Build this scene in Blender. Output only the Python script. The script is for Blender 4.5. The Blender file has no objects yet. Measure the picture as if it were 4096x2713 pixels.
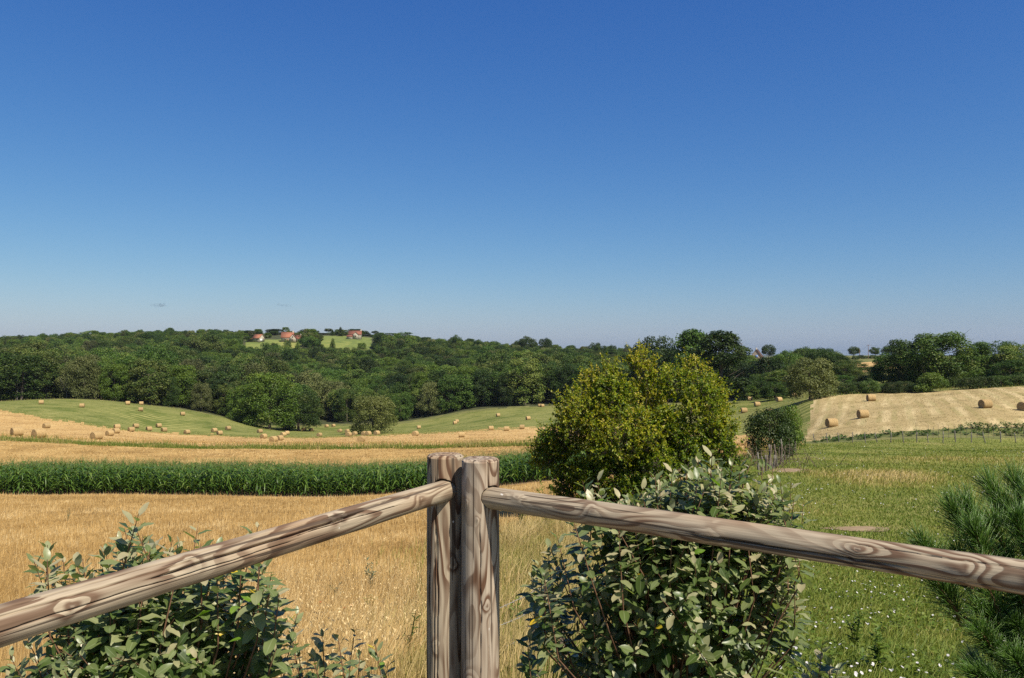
import bpy, math, random
import numpy as np
from mathutils import Vector, Matrix, Quaternion

R = math.radians
sc = bpy.context.scene
COL = sc.collection
random.seed(7)
rng = np.random.default_rng(11)

# ------------------------------------------------------------------ camera
F = 3215.0                       # focal length in photo pixels (photo is 4096 wide)
EYE = 1.6                        # eye above the terrace (terrace top is z = 0)
PITCH = math.atan((1400 - 1356.5) / F)
cam_data = bpy.data.cameras.new('camera')
cam = bpy.data.objects.new('camera', cam_data)
COL.objects.link(cam)
cam.location = (0, 0, EYE)
cam.rotation_euler = (R(90) + PITCH, 0, 0)
cam_data.sensor_width = 36
cam_data.lens = 36 * F / 4096
cam_data.clip_start = 0.05
cam_data.clip_end = 30000
sc.camera = cam

# ------------------------------------------------------------------ sky, sun, exposure
SUN_AZ = (0.664, -0.747)          # the sun stands to the right and behind the camera
SUN_EL = R(51)
world = bpy.data.worlds.new('World'); sc.world = world; world.use_nodes = True
wn, wl = world.node_tree.nodes, world.node_tree.links
sky = wn.new('ShaderNodeTexSky'); sky.sky_type = 'NISHITA'; sky.sun_disc = False
sky.sun_elevation = SUN_EL
sky.sun_rotation = math.atan2(SUN_AZ[0], SUN_AZ[1])
sky.altitude = 100; sky.air_density = 1.0; sky.dust_density = 0.6; sky.ozone_density = 1.0
bg = wn['Background']; bg.inputs['Strength'].default_value = 0.061
# the camera's colour response, applied evenly to the whole sky (contrast and gain per channel)
sep = wn.new('ShaderNodeSeparateColor'); com = wn.new('ShaderNodeCombineColor'); wl.new(sky.outputs[0], sep.inputs[0])
for ch, (gain, power) in enumerate(((0.232, 1.51), (0.601, 1.0995), (2.007, 0.6145))):
    pw = wn.new('ShaderNodeMath'); pw.operation = 'POWER'; wl.new(sep.outputs[ch], pw.inputs[0]); pw.inputs[1].default_value = power
    ml = wn.new('ShaderNodeMath'); ml.operation = 'MULTIPLY'; wl.new(pw.outputs[0], ml.inputs[0]); ml.inputs[1].default_value = gain
    wl.new(ml.outputs[0], com.inputs[ch])
wl.new(com.outputs[0], bg.inputs['Color'])
sd = bpy.data.lights.new('sun', 'SUN'); sd.energy = 5.0; sd.angle = R(0.53); sd.color = (1.0, 0.92, 0.78)
sun = bpy.data.objects.new('sun', sd); COL.objects.link(sun)
ce = math.cos(SUN_EL)
sdir = Vector((SUN_AZ[0] * ce, SUN_AZ[1] * ce, math.sin(SUN_EL)))
sun.rotation_euler = sdir.to_track_quat('Z', 'Y').to_euler()
sun.location = (20, -10, 30)
sc.view_settings.view_transform = 'Standard'; sc.view_settings.look = 'None'
sc.view_settings.exposure = 0.72; sc.view_settings.gamma = 1.0
sc.view_settings.use_curve_mapping = False
sc.render.engine = 'CYCLES'
cy = sc.cycles
cy.use_denoising = False      # foliage and straw stay crisp
cy.max_bounces = 6; cy.diffuse_bounces = 3; cy.glossy_bounces = 2; cy.transmission_bounces = 3
cy.transparent_max_bounces = 6; cy.volume_bounces = 0
cy.caustics_reflective = False; cy.caustics_refractive = False
cy.use_adaptive_sampling = False

# ------------------------------------------------------------------ photo pixel <-> direction
CP, SP = math.cos(PITCH), math.sin(PITCH)
def pix(px, py):
    """pixel -> (u, s): world X/Y and (Z-EYE)/Y of the view ray"""
    a = (px - 2048.0) / F; b = (1356.5 - py) / F
    y = CP - b * SP
    return a / y, (SP + b * CP) / y
def at(px, py, Y):
    u, s = pix(px, py)
    return Vector((u * Y, Y, EYE + s * Y))
def to_px(X, Y, Z):
    h = Z - EYE
    fw = Y * CP + h * SP; up = -Y * SP + h * CP
    return 2048 + F * X / fw, 1356.5 - F * up / fw

# ------------------------------------------------------------------ terrain (thin plate spline through surveyed points)
ctl = []
def cp(px, py, Y):
    u, s = pix(px, py); ctl.append((u, math.log(Y), s))
def cd(px, d, Y):
    ctl.append(((px - 2048) / F, math.log(Y), -d / Y))
for px in (-900, 400, 1500, 2700, 4000, 5000):
    cd(px, 1.80, 2.6); cd(px, 2.15, 5); cd(px, 2.9, 8)
for px in (-900, 0, 800, 1600):
    cd(px, 4.0, 15); cd(px, 5.4, 25); cp(px, 1978, 40); cd(px, 8.3, 49.5); cd(px, 10.6, 75)
for px in (2700, 3400, 4096, 5000):
    cd(px, 3.85, 15); cd(px, 4.7, 24); cd(px, 6.4, 45); cd(px, 8.1, 65); cp(px, 1772, 85)
for p in [(-900,1745,95),(0,1761,95),(500,1785,95),(1000,1795,95),(1500,1795,95),(2050,1786,95),(2500,1782,95),
          (70,1742,160),(185,1712,195),(390,1757,155),(437,1743,176),(548,1712,220),(745,1735,230),(1054,1753,205),(1092,1766,178),(1445,1767,164),
          (165,1617,240),(330,1631,242),(513,1619,262),(563,1644,250),(731,1663,260),(600,1723,235),(-900,1570,240),(-900,1690,170),
          (1360,1729,280),(1278,1746,262),(1310,1708,340),(1508,1741,212),(1660,1739,202),(1675,1716,300),(1822,1698,300),(1992,1667,300),
          (1964,1721,222),(1846,1749,185),(2112,1680,262),(2500,1650,290),(2500,1715,200),(2960,1775,120),(3100,1720,140),
          (2975,1651,186),(3028,1627,211),(3000,1600,285),(2900,1616,232),
          (3325,1708,112),(3450,1672,116),(3485,1603,145),(3900,1632,113),(3250,1600,152),(3600,1575,162),(4096,1545,155),(5000,1520,150),
          (4096,1690,98),(3300,1755,97),(5000,1690,98),(3500,1545,205),(3500,1520,230),(3500,1470,340),(3440,1436,480),(3020,1441,560),(3020,1475,470),(4096,1520,200),(4096,1440,420),(5000,1440,420),
          (0,1607,280),(550,1619,290),(900,1668,300),(1000,1698,312),(1640,1690,340),(1850,1650,340),(2150,1627,340),
          (-900,1560,300),(-900,1500,450),(0,1560,450),(600,1545,450),(1200,1590,450),(1800,1560,450),(2400,1535,450),(2800,1535,400),
          (-900,1430,620),(0,1450,620),(600,1455,620),(1200,1455,620),(1500,1450,620),(1900,1450,620),(2400,1470,620),(2800,1455,560),
          (-900,1385,760),(0,1395,760),(600,1375,720),(1020,1366,700),(1160,1366,700),(1400,1353,720),(1800,1385,720),(2250,1412,720),(2600,1435,720),
          (0,1380,1000),(1200,1362,1000),(2000,1392,1000),(3000,1436,1000),(4096,1434,1000),(-900,1375,1000),(5000,1434,1000),
          (-900,1395,2500),(0,1395,2500),(1200,1395,2500),(2000,1410,2500),(3000,1436,2500),(4096,1436,2500),(5000,1436,2500),
          (-900,1352,6500),(0,1352,6500),(700,1400,6500),(2000,1410,6500),(3000,1424,6500),(4096,1424,6500),(5000,1424,6500)]:
    cp(*p)
ctl = np.array(ctl)
KU, KS = 2.2, 1.0
CT = np.stack([ctl[:, 0] * KU, ctl[:, 1]], 1)
def _phi(d2):
    return 0.5 * d2 * np.log(d2 + 1e-12)
def _fit():
    n = len(CT)
    d2 = ((CT[:, None] - CT[None]) ** 2).sum(2)
    A = np.zeros((n + 3, n + 3)); A[:n, :n] = _phi(d2) + np.eye(n) * 0.004
    P = np.concatenate([np.ones((n, 1)), CT], 1); A[:n, n:] = P; A[n:, :n] = P.T
    return np.linalg.solve(A, np.concatenate([ctl[:, 2], np.zeros(3)]))
WT = _fit()
def slope(u, lnY):
    u = np.clip(np.asarray(u, float), -0.95, 0.95) * KU; v = np.clip(np.asarray(lnY, float), math.log(2.4), math.log(7000))
    sh = np.broadcast(u, v).shape
    u = np.broadcast_to(u, sh).ravel(); v = np.broadcast_to(v, sh).ravel()
    out = np.empty(u.size)
    for i in range(0, u.size, 40000):
        a = u[i:i+40000]; b = v[i:i+40000]
        d2 = (a[:, None] - CT[None, :, 0]) ** 2 + (b[:, None] - CT[None, :, 1]) ** 2
        out[i:i+40000] = _phi(d2) @ WT[:-3] + WT[-3] + WT[-2] * a + WT[-1] * b
    return out.reshape(sh)
def vnoise(x, y, seed=0):
    """smooth value noise, -1..1"""
    x = np.asarray(x, float); y = np.asarray(y, float)
    xi = np.floor(x); yi = np.floor(y); fx = x - xi; fy = y - yi
    fx = fx * fx * (3 - 2 * fx); fy = fy * fy * (3 - 2 * fy)
    def h(a, b):
        v = np.sin(a * 127.1 + b * 311.7 + seed * 74.7) * 43758.5453
        return (v - np.floor(v)) * 2 - 1
    return (h(xi, yi) * (1-fx) + h(xi+1, yi) * fx) * (1-fy) + (h(xi, yi+1) * (1-fx) + h(xi+1, yi+1) * fx) * fy
def ground(X, Y):
    X = np.asarray(X, float); Y = np.asarray(Y, float)
    Yc = np.maximum(Y, 2.4)
    base = EYE + slope(X / Yc, np.log(Yc)) * Yc
    amp = np.clip((Y - 6) / 60, 0, 1) * np.interp(Y, [0, 60, 90], [0.10, 0.10, 0.03])
    return base + amp * (vnoise(X / 5, Y / 5, 1) + 0.5 * vnoise(X / 2.1, Y / 2.1, 2))
_YS = np.exp(np.linspace(math.log(3.0), math.log(1500), 900))
def cast(px, py):
    """ground point seen at a photo pixel"""
    u, s = pix(px, py)
    g = (ground(u * _YS, _YS) - EYE) / _YS
    k = np.nonzero(g >= s)[0]
    if len(k) == 0: i = int(np.argmax(g))
    else: i = int(k[0])
    if i > 0 and g[i] >= s:
        t = (s - g[i-1]) / max(g[i] - g[i-1], 1e-9); t = min(max(t, 0), 1)
        Y = _YS[i-1] + t * (_YS[i] - _YS[i-1])
    else: Y = _YS[i]
    return Vector((u * Y, Y, float(ground(u * Y, Y))))
def on_ground(px, Y):
    u = (px - 2048.0) / F
    return Vector((u * Y, Y, float(ground(u * Y, Y))))

# ------------------------------------------------------------------ object helpers
def tag(o, label=None, cat=None, group=None, kind=None):
    if label: o['label'] = label
    if cat: o['category'] = cat
    if group: o['group'] = group
    if kind: o['kind'] = kind
    return o
def empty(name, loc=(0, 0, 0), rz=0.0):
    o = bpy.data.objects.new(name, None); o.empty_display_size = 0.2
    o.location = loc; o.rotation_euler = (0, 0, rz); COL.objects.link(o); return o
def link(name, me, parent=None, loc=None):
    o = bpy.data.objects.new(name, me); COL.objects.link(o)
    if parent: o.parent = parent
    if loc is not None: o.location = loc
    return o
def mesh_np(name, V, F_, mat=None, smooth=False, attrs=None):
    """V (n,3), F_ (m,k) arrays or a list of such arrays"""
    V = np.asarray(V, np.float32)
    fl = F_ if isinstance(F_, list) else [F_]
    fl = [np.asarray(f, np.int32) for f in fl if len(f)]
    me = bpy.data.meshes.new(name)
    me.vertices.add(len(V)); me.vertices.foreach_set('co', V.ravel())
    nl = sum(f.size for f in fl); npoly = sum(len(f) for f in fl)
    me.loops.add(nl); me.polygons.add(npoly)
    me.loops.foreach_set('vertex_index', np.concatenate([f.ravel() for f in fl]))
    tot = np.concatenate([np.full(len(f), f.shape[1], np.int32) for f in fl])
    st = np.concatenate([[0], np.cumsum(tot)[:-1]]).astype(np.int32)
    me.polygons.foreach_set('loop_start', st)
    if smooth: me.polygons.foreach_set('use_smooth', np.ones(npoly, bool))
    if attrs:
        for k, v in attrs.items():
            v = np.asarray(v, np.float32)
            if v.ndim == 1:
                a = me.attributes.new(k, 'FLOAT', 'POINT'); a.data.foreach_set('value', v)
            else:
                a = me.attributes.new(k, 'FLOAT_VECTOR', 'POINT'); a.data.foreach_set('vector', v.ravel())
    me.update(calc_edges=True)
    if mat: me.materials.append(mat)
    return me
class MB:
    """collects pieces of one mesh"""
    def __init__(s): s.V = []; s.F3 = []; s.F4 = []; s.n = 0; s.T = []
    def add(s, V, F_, tint=None):
        V = np.asarray(V, float); F_ = np.asarray(F_, int)
        (s.F3 if F_.shape[1] == 3 else s.F4).append(F_ + s.n)
        s.V.append(V); s.n += len(V)
        t = np.zeros(len(V)) if tint is None else np.broadcast_to(np.asarray(tint, float), (len(V),))
        s.T.append(t); return s
    def build(s, name, mat, smooth=False, M=None):
        V = np.concatenate(s.V)
        fl = []
        if s.F3: fl.append(np.concatenate(s.F3))
        if s.F4: fl.append(np.concatenate(s.F4))
        return mesh_np(name, V, fl, mat, smooth, {'tint': np.concatenate(s.T)})
BOXF = np.array([[0,3,2,1],[4,5,6,7],[0,1,5,4],[1,2,6,5],[2,3,7,6],[3,0,4,7]])
def boxV(x0, x1, y0, y1, z0, z1):
    return np.array([[x0,y0,z0],[x1,y0,z0],[x1,y1,z0],[x0,y1,z0],[x0,y0,z1],[x1,y0,z1],[x1,y1,z1],[x0,y1,z1]], float)
def tube(pts, rad, seg=6, cap=True):
    """tapered tube along a polyline -> V, quads"""
    P = np.asarray(pts, float); n = len(P); rad = np.broadcast_to(np.asarray(rad, float), (n,))
    T = np.gradient(P, axis=0); T /= np.linalg.norm(T, axis=1)[:, None] + 1e-9
    ref = np.array([0, 0, 1.0]) if abs(T[0, 2]) < 0.9 else np.array([1.0, 0, 0])
    A = np.cross(T, ref); A /= np.linalg.norm(A, axis=1)[:, None] + 1e-9
    B = np.cross(T, A)
    th = np.arange(seg) * 2 * math.pi / seg
    V = P[:, None] + rad[:, None, None] * (np.cos(th)[None, :, None] * A[:, None] + np.sin(th)[None, :, None] * B[:, None])
    V = V.reshape(-1, 3)
    i = np.arange(n - 1)[:, None] * seg; j = np.arange(seg)[None]; j2 = (j + 1) % seg
    Fq = np.stack([i + j, i + j2, i + seg + j2, i + seg + j], -1).reshape(-1, 4)
    return V, Fq
def norm(a): return a / (np.linalg.norm(a, axis=-1, keepdims=True) + 1e-9)
def diamonds(pos, ax, nr, L, W, fold=0.15, tint=None):
    """one folded leaf (4 verts, 2 tris) per point; ax = leaf axis, nr = leaf normal"""
    n = len(pos); ax = norm(ax); side = norm(np.cross(ax, nr)); nn = np.cross(side, ax)
    L = np.broadcast_to(L, (n,))[:, None]; W = np.broadcast_to(W, (n,))[:, None]
    b = pos; t = pos + ax * L - nn * L * 0.12
    m = pos + ax * L * 0.45
    l = m + side * W * 0.5 + nn * W * fold; r = m - side * W * 0.5 + nn * W * fold
    V = np.stack([b, r, t, l], 1).reshape(-1, 3)
    k = np.arange(n)[:, None] * 4
    F3 = np.concatenate([k + np.array([[0, 1, 2]]), k + np.array([[0, 2, 3]])])
    T = None if tint is None else np.repeat(tint, 4)
    return V, F3, T
def blades(pos, h, w, lean, yaw, bend=0.5, tint=None, segs=1):
    """grass blades: thin upright strips ending in a point"""
    n = len(pos)
    d = np.stack([np.cos(yaw), np.sin(yaw), np.zeros(n)], 1)
    s = np.stack([-np.sin(yaw + 0.9), np.cos(yaw + 0.9), np.zeros(n)], 1)
    up = np.array([0, 0, 1.0])
    h = np.broadcast_to(h, (n,)); w = np.broadcast_to(w, (n,)); lean = np.broadcast_to(lean, (n,))
    b0 = pos - s * w[:, None] * 0.5; b1 = pos + s * w[:, None] * 0.5
    tip = pos + up * h[:, None] + d * (lean * h)[:, None]
    if segs == 1:
        V = np.stack([b0, b1, tip], 1).reshape(-1, 3)
        F_ = np.arange(n * 3).reshape(-1, 3); k = 3
    else:
        m = pos + up * (h * 0.6)[:, None] + d * (lean * h * 0.3)[:, None]
        m0 = m - s * w[:, None] * 0.38; m1 = m + s * w[:, None] * 0.38
        V = np.stack([b0, b1, m1, m0, tip], 1).reshape(-1, 3)
        q = np.arange(n)[:, None] * 5
        F_ = np.concatenate([q + np.array([[0, 1, 2]]), q + np.array([[0, 2, 3]]), q + np.array([[3, 2, 4]])]); k = 5
    return V, F_, (None if tint is None else np.repeat(tint, k))

# ------------------------------------------------------------------ materials
def new_mat(name):
    m = bpy.data.materials.new(name); m.use_nodes = True
    nt = m.node_tree; return m, nt.nodes, nt.links, nt.nodes['Principled BSDF'], nt.nodes['Material Output']
ALB = 0.74      # overall reflectance level for the exposure above
def ramp(n, stops, interp='LINEAR', k=None):
    k = ALB if k is None else k
    r = n.new('ShaderNodeValToRGB'); r.color_ramp.interpolation = interp
    el = r.color_ramp.elements
    while len(el) < len(stops): el.new(0.5)
    for e, (p, c) in zip(el, stops):
        e.position = p; e.color = (c[0] * k, c[1] * k, c[2] * k, 1)
    return r
def mathn(n, l, op, a, b=None, c=None, clamp=False):
    m = n.new('ShaderNodeMath'); m.operation = op; m.use_clamp = clamp
    for i, v in enumerate((a, b, c)):
        if v is None: continue
        if isinstance(v, (int, float)): m.inputs[i].default_value = v
        else: l.new(v, m.inputs[i])
    return m.outputs[0]
def mixc(n, l, fac, a, b, mode='MIX'):
    m = n.new('ShaderNodeMix'); m.data_type = 'RGBA'; m.blend_type = mode
    for s, v in ((m.inputs[0], fac), (m.inputs[6], a), (m.inputs[7], b)):
        if isinstance(v, (int, float)): s.default_value = v
        elif isinstance(v, tuple): s.default_value = (*v, 1)
        else: l.new(v, s)
    return m.outputs[2]
def noise(n, l, vec, scale, detail=3, rough=0.55, dist=0.0):
    t = n.new('ShaderNodeTexNoise'); t.inputs['Scale'].default_value = scale; t.inputs['Detail'].default_value = detail
    t.inputs['Roughness'].default_value = rough; t.inputs['Distortion'].default_value = dist
    if vec is not None: l.new(vec, t.inputs['Vector'])
    return t.outputs['Fac']
def mapping(n, l, vec, scale=(1, 1, 1), rot=(0, 0, 0), loc=(0, 0, 0)):
    m = n.new('ShaderNodeMapping'); m.inputs['Scale'].default_value = scale; m.inputs['Rotation'].default_value = rot
    m.inputs['Location'].default_value = loc
    l.new(vec, m.inputs['Vector']); return m.outputs[0]
def attr(n, name):
    a = n.new('ShaderNodeAttribute'); a.attribute_name = name; return a
def leaf_mat(name, stops, trans=0.3, rough=0.5, spec=0.3, back=None, objvar=0.0, trans_tint=(1.3, 1.35, 0.5)):
    m, n, l, bs, out = new_mat(name)
    a = attr(n, 'tint')
    f = a.outputs['Fac']
    if objvar:
        oi = n.new('ShaderNodeObjectInfo')
        f = mathn(n, l, 'ADD', f, mathn(n, l, 'MULTIPLY', mathn(n, l, 'SUBTRACT', oi.outputs['Random'], 0.5), objvar), clamp=True)
    r = ramp(n, stops); l.new(f, r.inputs[0]); c = r.outputs[0]
    if objvar:      # some trees a little paler, some darker
        v = mathn(n, l, 'MULTIPLY_ADD', mathn(n, l, 'FRACT', mathn(n, l, 'MULTIPLY', oi.outputs['Random'], 17.31)), 1.05, 0.50)
        hs = n.new('ShaderNodeHueSaturation'); l.new(c, hs.inputs['Color']); l.new(v, hs.inputs['Value']); c = hs.outputs[0]
    if back:
        g = n.new('ShaderNodeNewGeometry'); c = mixc(n, l, g.outputs['Backfacing'], c, back)
    l.new(c, bs.inputs['Base Color']); bs.inputs['Roughness'].default_value = rough
    bs.inputs['Specular IOR Level'].default_value = spec
    if trans > 0:
        t = n.new('ShaderNodeBsdfTranslucent'); l.new(mixc(n, l, 1.0, c, trans_tint, 'MULTIPLY'), t.inputs['Color'])
        mx = n.new('ShaderNodeMixShader'); mx.inputs[0].default_value = trans
        l.new(bs.outputs[0], mx.inputs[1]); l.new(t.outputs[0], mx.inputs[2]); l.new(mx.outputs[0], out.inputs['Surface'])
    return m
def plain_mat(name, c1, c2, scale=8, rough=0.8, bump=0.0, detail=4, spec=0.2):
    m, n, l, bs, out = new_mat(name)
    tc = n.new('ShaderNodeTexCoord')
    f = noise(n, l, tc.outputs['Object'], scale, detail)
    r = ramp(n, [(0.3, c1), (0.7, c2)]); l.new(f, r.inputs[0]); l.new(r.outputs[0], bs.inputs['Base Color'])
    bs.inputs['Roughness'].default_value = rough; bs.inputs['Specular IOR Level'].default_value = spec
    if bump:
        b = n.new('ShaderNodeBump'); b.inputs['Strength'].default_value = bump; b.inputs['Distance'].default_value = 0.02
        l.new(f, b.inputs['Height']); l.new(b.outputs[0], bs.inputs['Normal'])
    return m
def ground_mat(name, cols, scales=(0.35, 2.5, 18), stripes=None, bump=0.3, bdist=0.05):
    """cols: dark, mid, light.  stripes: (rotation, scale, distortion, colour, amount)"""
    m, n, l, bs, out = new_mat(name)
    tc = n.new('ShaderNodeTexCoord'); P = tc.outputs['Object']
    a = noise(n, l, P, scales[0], 3); b = noise(n, l, P, scales[1], 4, 0.6); c = noise(n, l, P, scales[2], 4, 0.7)
    f = mathn(n, l, 'ADD', mathn(n, l, 'MULTIPLY', a, 0.42), mathn(n, l, 'ADD', mathn(n, l, 'MULTIPLY', b, 0.30), mathn(n, l, 'MULTIPLY', c, 0.28)))
    r = ramp(n, [(0.36, cols[0]), (0.5, cols[1]), (0.64, cols[2])]); l.new(f, r.inputs[0]); colr = r.outputs[0]
    if stripes:
        for rot, scl, dist, sc_, amt in stripes:
            w = n.new('ShaderNodeTexWave'); w.wave_type = 'BANDS'; w.bands_direction = 'X'
            w.inputs['Scale'].default_value = scl; w.inputs['Distortion'].default_value = dist
            w.inputs['Detail'].default_value = 2.5; w.inputs['Detail Scale'].default_value = 0.25
            l.new(mapping(n, l, P, (1, 1, 1), (0, 0, rot)), w.inputs['Vector'])
            k = mathn(n, l, 'MULTIPLY', ramp_out(n, l, w.outputs['Fac'], 0.45, 0.9), mathn(n, l, 'MULTIPLY', ramp_out(n, l, noise(n, l, P, 0.11, 3), 0.35, 0.6), amt))
            colr = mixc(n, l, k, colr, sc_)
    l.new(colr, bs.inputs['Base Color']); bs.inputs['Roughness'].default_value = 0.95; bs.inputs['Specular IOR Level'].default_value = 0.1
    bp = n.new('ShaderNodeBump'); bp.inputs['Strength'].default_value = bump; bp.inputs['Distance'].default_value = bdist
    l.new(mathn(n, l, 'ADD', b, c), bp.inputs['Height']); l.new(bp.outputs[0], bs.inputs['Normal'])
    return m
def ramp_out(n, l, f, a, b):
    m = n.new('ShaderNodeMapRange'); m.interpolation_type = 'SMOOTHSTEP'
    m.inputs['From Min'].default_value = a; m.inputs['From Max'].default_value = b
    l.new(f, m.inputs['Value']); return m.outputs[0]

# ------------------------------------------------------------------ the ground, split into fields
M_ST = ground_mat('stubble', [(0.24, 0.145, 0.05), (0.46, 0.295, 0.105), (0.62, 0.43, 0.175)], (0.25, 1.6, 14), None, 0.6, 0.08)
M_ST2 = ground_mat('far_stubble', [(0.30, 0.18, 0.075), (0.50, 0.32, 0.125), (0.62, 0.43, 0.19)], (0.12, 0.8, 6), [(R(80), 0.22, 3.0, (0.62, 0.45, 0.2), 0.5)], 0.6, 0.12)
M_MEADOW = ground_mat('mown_meadow', [(0.080, 0.110, 0.022), (0.135, 0.165, 0.036), (0.25, 0.24, 0.075)], (0.05, 0.5, 5), [(R(72), 0.11, 6.0, (0.29, 0.27, 0.095), 0.8), (R(95), 0.19, 4.0, (0.20, 0.19, 0.06), 0.6)], 0.6, 0.12)
M_HAY = ground_mat('mown_hay', [(0.23, 0.18, 0.075), (0.44, 0.335, 0.155), (0.60, 0.475, 0.25)], (0.09, 0.9, 7), [(R(25.6), 0.10, 3.0, (0.64, 0.52, 0.29), 0.35), (R(24), 0.16, 3.5, (0.22, 0.195, 0.07), 0.45)], 0.6, 0.1)
M_PAST = ground_mat('pasture', [(0.13, 0.15, 0.03), (0.205, 0.225, 0.05), (0.34, 0.30, 0.11)], (0.16, 1.1, 9), None, 0.7, 0.08)
M_SOIL = plain_mat('garden_soil', (0.16, 0.10, 0.06), (0.30, 0.21, 0.13), 3, 0.95, 0.6)
M_WOODF = plain_mat('woodland_floor', (0.04, 0.05, 0.018), (0.09, 0.095, 0.04), 0.3, 0.95, 0.3)
M_HILLM = ground_mat('hill_meadow', [(0.10, 0.14, 0.04), (0.19, 0.23, 0.06), (0.33, 0.30, 0.09)], (0.02, 0.15, 1.0), None, 0.2, 0.1)
M_FARH = plain_mat('far_hills', (0.028, 0.045, 0.02), (0.07, 0.085, 0.04), 0.01, 0.95)
M_VERGE = ground_mat('grass_verge', [(0.09, 0.11, 0.03), (0.17, 0.18, 0.06), (0.30, 0.25, 0.10)], (0.3, 1.5, 9), None, 0.5, 0.1)

def line_x(Y):
    """x of the boundary between stubble (left) and pasture (right)"""
    return np.interp(Y, [0, 5, 9, 17, 22, 27, 45, 60, 85, 150, 320], [-0.75, -0.65, -0.2, -0.1, 2.0, 5.2, 12.6, 19.6, 30.3, 56.0, 112.0])
EDGE_PX = [-900, 0, 550, 900, 1000, 1310, 1640, 1850, 2150, 2600, 2850, 3080, 3180, 3260, 3600, 4096, 5000]
EDGE_Y = [285, 283, 292, 302, 315, 352, 345, 345, 343, 330, 300, 290, 215, 156, 165, 154, 152]
def wood_edge(px): return np.interp(px, EDGE_PX, EDGE_Y)
B_PX = [-900, 0, 250, 500, 800, 1000, 1250, 1500, 1800, 2050, 2300, 2600, 2950, 3190]
B_PY = [1575, 1640, 1683, 1722, 1739, 1750, 1752, 1743, 1729, 1713, 1702, 1712, 1738, 1765]
ZN = ['stubble_field', 'pasture', 'vegetable_bed', 'hay_field', 'corn_soil', 'stubble_strip', 'grass_verge', 'far_stubble_field', 'mown_meadow', 'woodland_floor', 'hill_meadow', 'dry_hill_field', 'far_hills', 'hedge_verge']
ZM = [M_ST, M_PAST, M_VERGE, M_HAY, M_SOIL, M_ST, M_VERGE, M_ST2, M_MEADOW, M_WOODF, M_HILLM, M_ST2, M_FARH, M_VERGE]
CLEAR = []   # (px0, px1, Y0, Y1, zone) open fields on the hill
CLEAR += [(985, 1215, 648, 716, 10), (1285, 1492, 655, 738, 10), (20, 200, 620, 660, 10), (2960, 3080, 470, 556, 11), (3420, 3620, 310, 420, 11), (3400, 3660, 215, 245, 10)]
def zone_of(X, Y):
    Z = ground(X, Y); px, py = to_px(X, Y, Z)
    wob = vnoise(X / 4, Y / 4, 5) * 0.8
    Yw = Y + wob * np.clip(Y / 60, 0.15, 1.2)
    left = X + wob * 0.35 < line_x(Y)
    z = np.full(X.shape, 12)
    e = wood_edge(px)
    z = np.where(Yw < 900, 9, z)
    z = np.where((Yw < 900) & (px > 3060), 13, z)
    z = np.where(Yw < e, 8, z)
    z = np.where((Yw < e) & (py + wob * 3 + 3.0 * np.sin(X * 91.7 + Y * 37.3) + 2.0 * np.sin(X * 13.1) > np.interp(px, B_PX, B_PY)), 7, z)
    z = np.where((~left) & (Yw < e) & (px > 3100), 3, z)
    z = np.where((Yw > e - 7) & (Yw < e) & (px < 3150), 13, z)
    z = np.where(left & (Yw < 99.2), 6, z)
    z = np.where(left & (Yw < 94.8), 5, z)
    z = np.where(left & (Y < 49.5), 4, z)
    z = np.where(left & (Y < 40), 0, z)
    z = np.where((~left) & (Y < 94.5) & (px > 3215), 2, z)
    z = np.where((~left) & (Y < 94.5) & (px <= 3215), 7, z)
    z = np.where((~left) & (Yw < 86.5), 1, z)
    for a, b, y0, y1, k in CLEAR:
        z = np.where((px > a) & (px < b) & (Y > y0) & (Y < y1), k, z)
    return z
def build_ground():
    us = np.linspace(-0.92, 0.92, 470)
    ys = np.exp(np.concatenate([np.linspace(math.log(2.4), math.log(420), 400), np.linspace(math.log(420), math.log(7000), 70)[1:]]))
    U, Yg = np.meshgrid(us, ys)
    X = U * Yg; Z = ground(X, Yg)
    V = np.stack([X, Yg, Z], -1).reshape(-1, 3)
    nr, nc = U.shape
    i = (np.arange(nr - 1)[:, None] * nc + np.arange(nc - 1)[None]).ravel()
    Q = np.stack([i, i + 1, i + nc + 1, i + nc], 1)
    cc = V[Q].mean(1)
    z = zone_of(cc[:, 0], cc[:, 1])
    for k in range(len(ZN)):
        q = Q[z == k]
        if not len(q): continue
        used, inv = np.unique(q, return_inverse=True)
        me = mesh_np(ZN[k], V[used], inv.reshape(-1, 4), ZM[k], True)
        tag(link(ZN[k], me), kind='structure')
build_ground()
# bare ground beside and behind the viewer: the bank under the terrace
mb = MB(); mb.add(np.array([[-40, -30, -0.35], [40, -30, -0.35], [40, 2.4, -0.35], [-40, 2.4, -0.35]], float), np.array([[0, 1, 2, 3]]))
tag(link('terrace_bank', mb.build('terrace_bank', M_PAST)), kind='structure')
# the terrace the fence stands on (wedge between the two rails)
tp = [(-0.02, 3.36), (2.3, 1.55), (2.3, -5.0), (-2.4, -5.0), (-2.4, -0.60)]
tv = [(x, y, 0.0) for x, y in tp] + [(x, y, -0.45) for x, y in tp]
mb = MB()
me = bpy.data.meshes.new('terrace')
me.from_pydata(tv, [], [tuple(range(4, -1, -1)), tuple(range(5, 10))] + [(i, (i + 1) % 5, (i + 1) % 5 + 5, i + 5) for i in range(5)])
me.materials.append(plain_mat('terrace_stone', (0.30, 0.27, 0.22), (0.42, 0.38, 0.32), 6, 0.9, 0.3))
tag(link('terrace', me), kind='structure')

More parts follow.
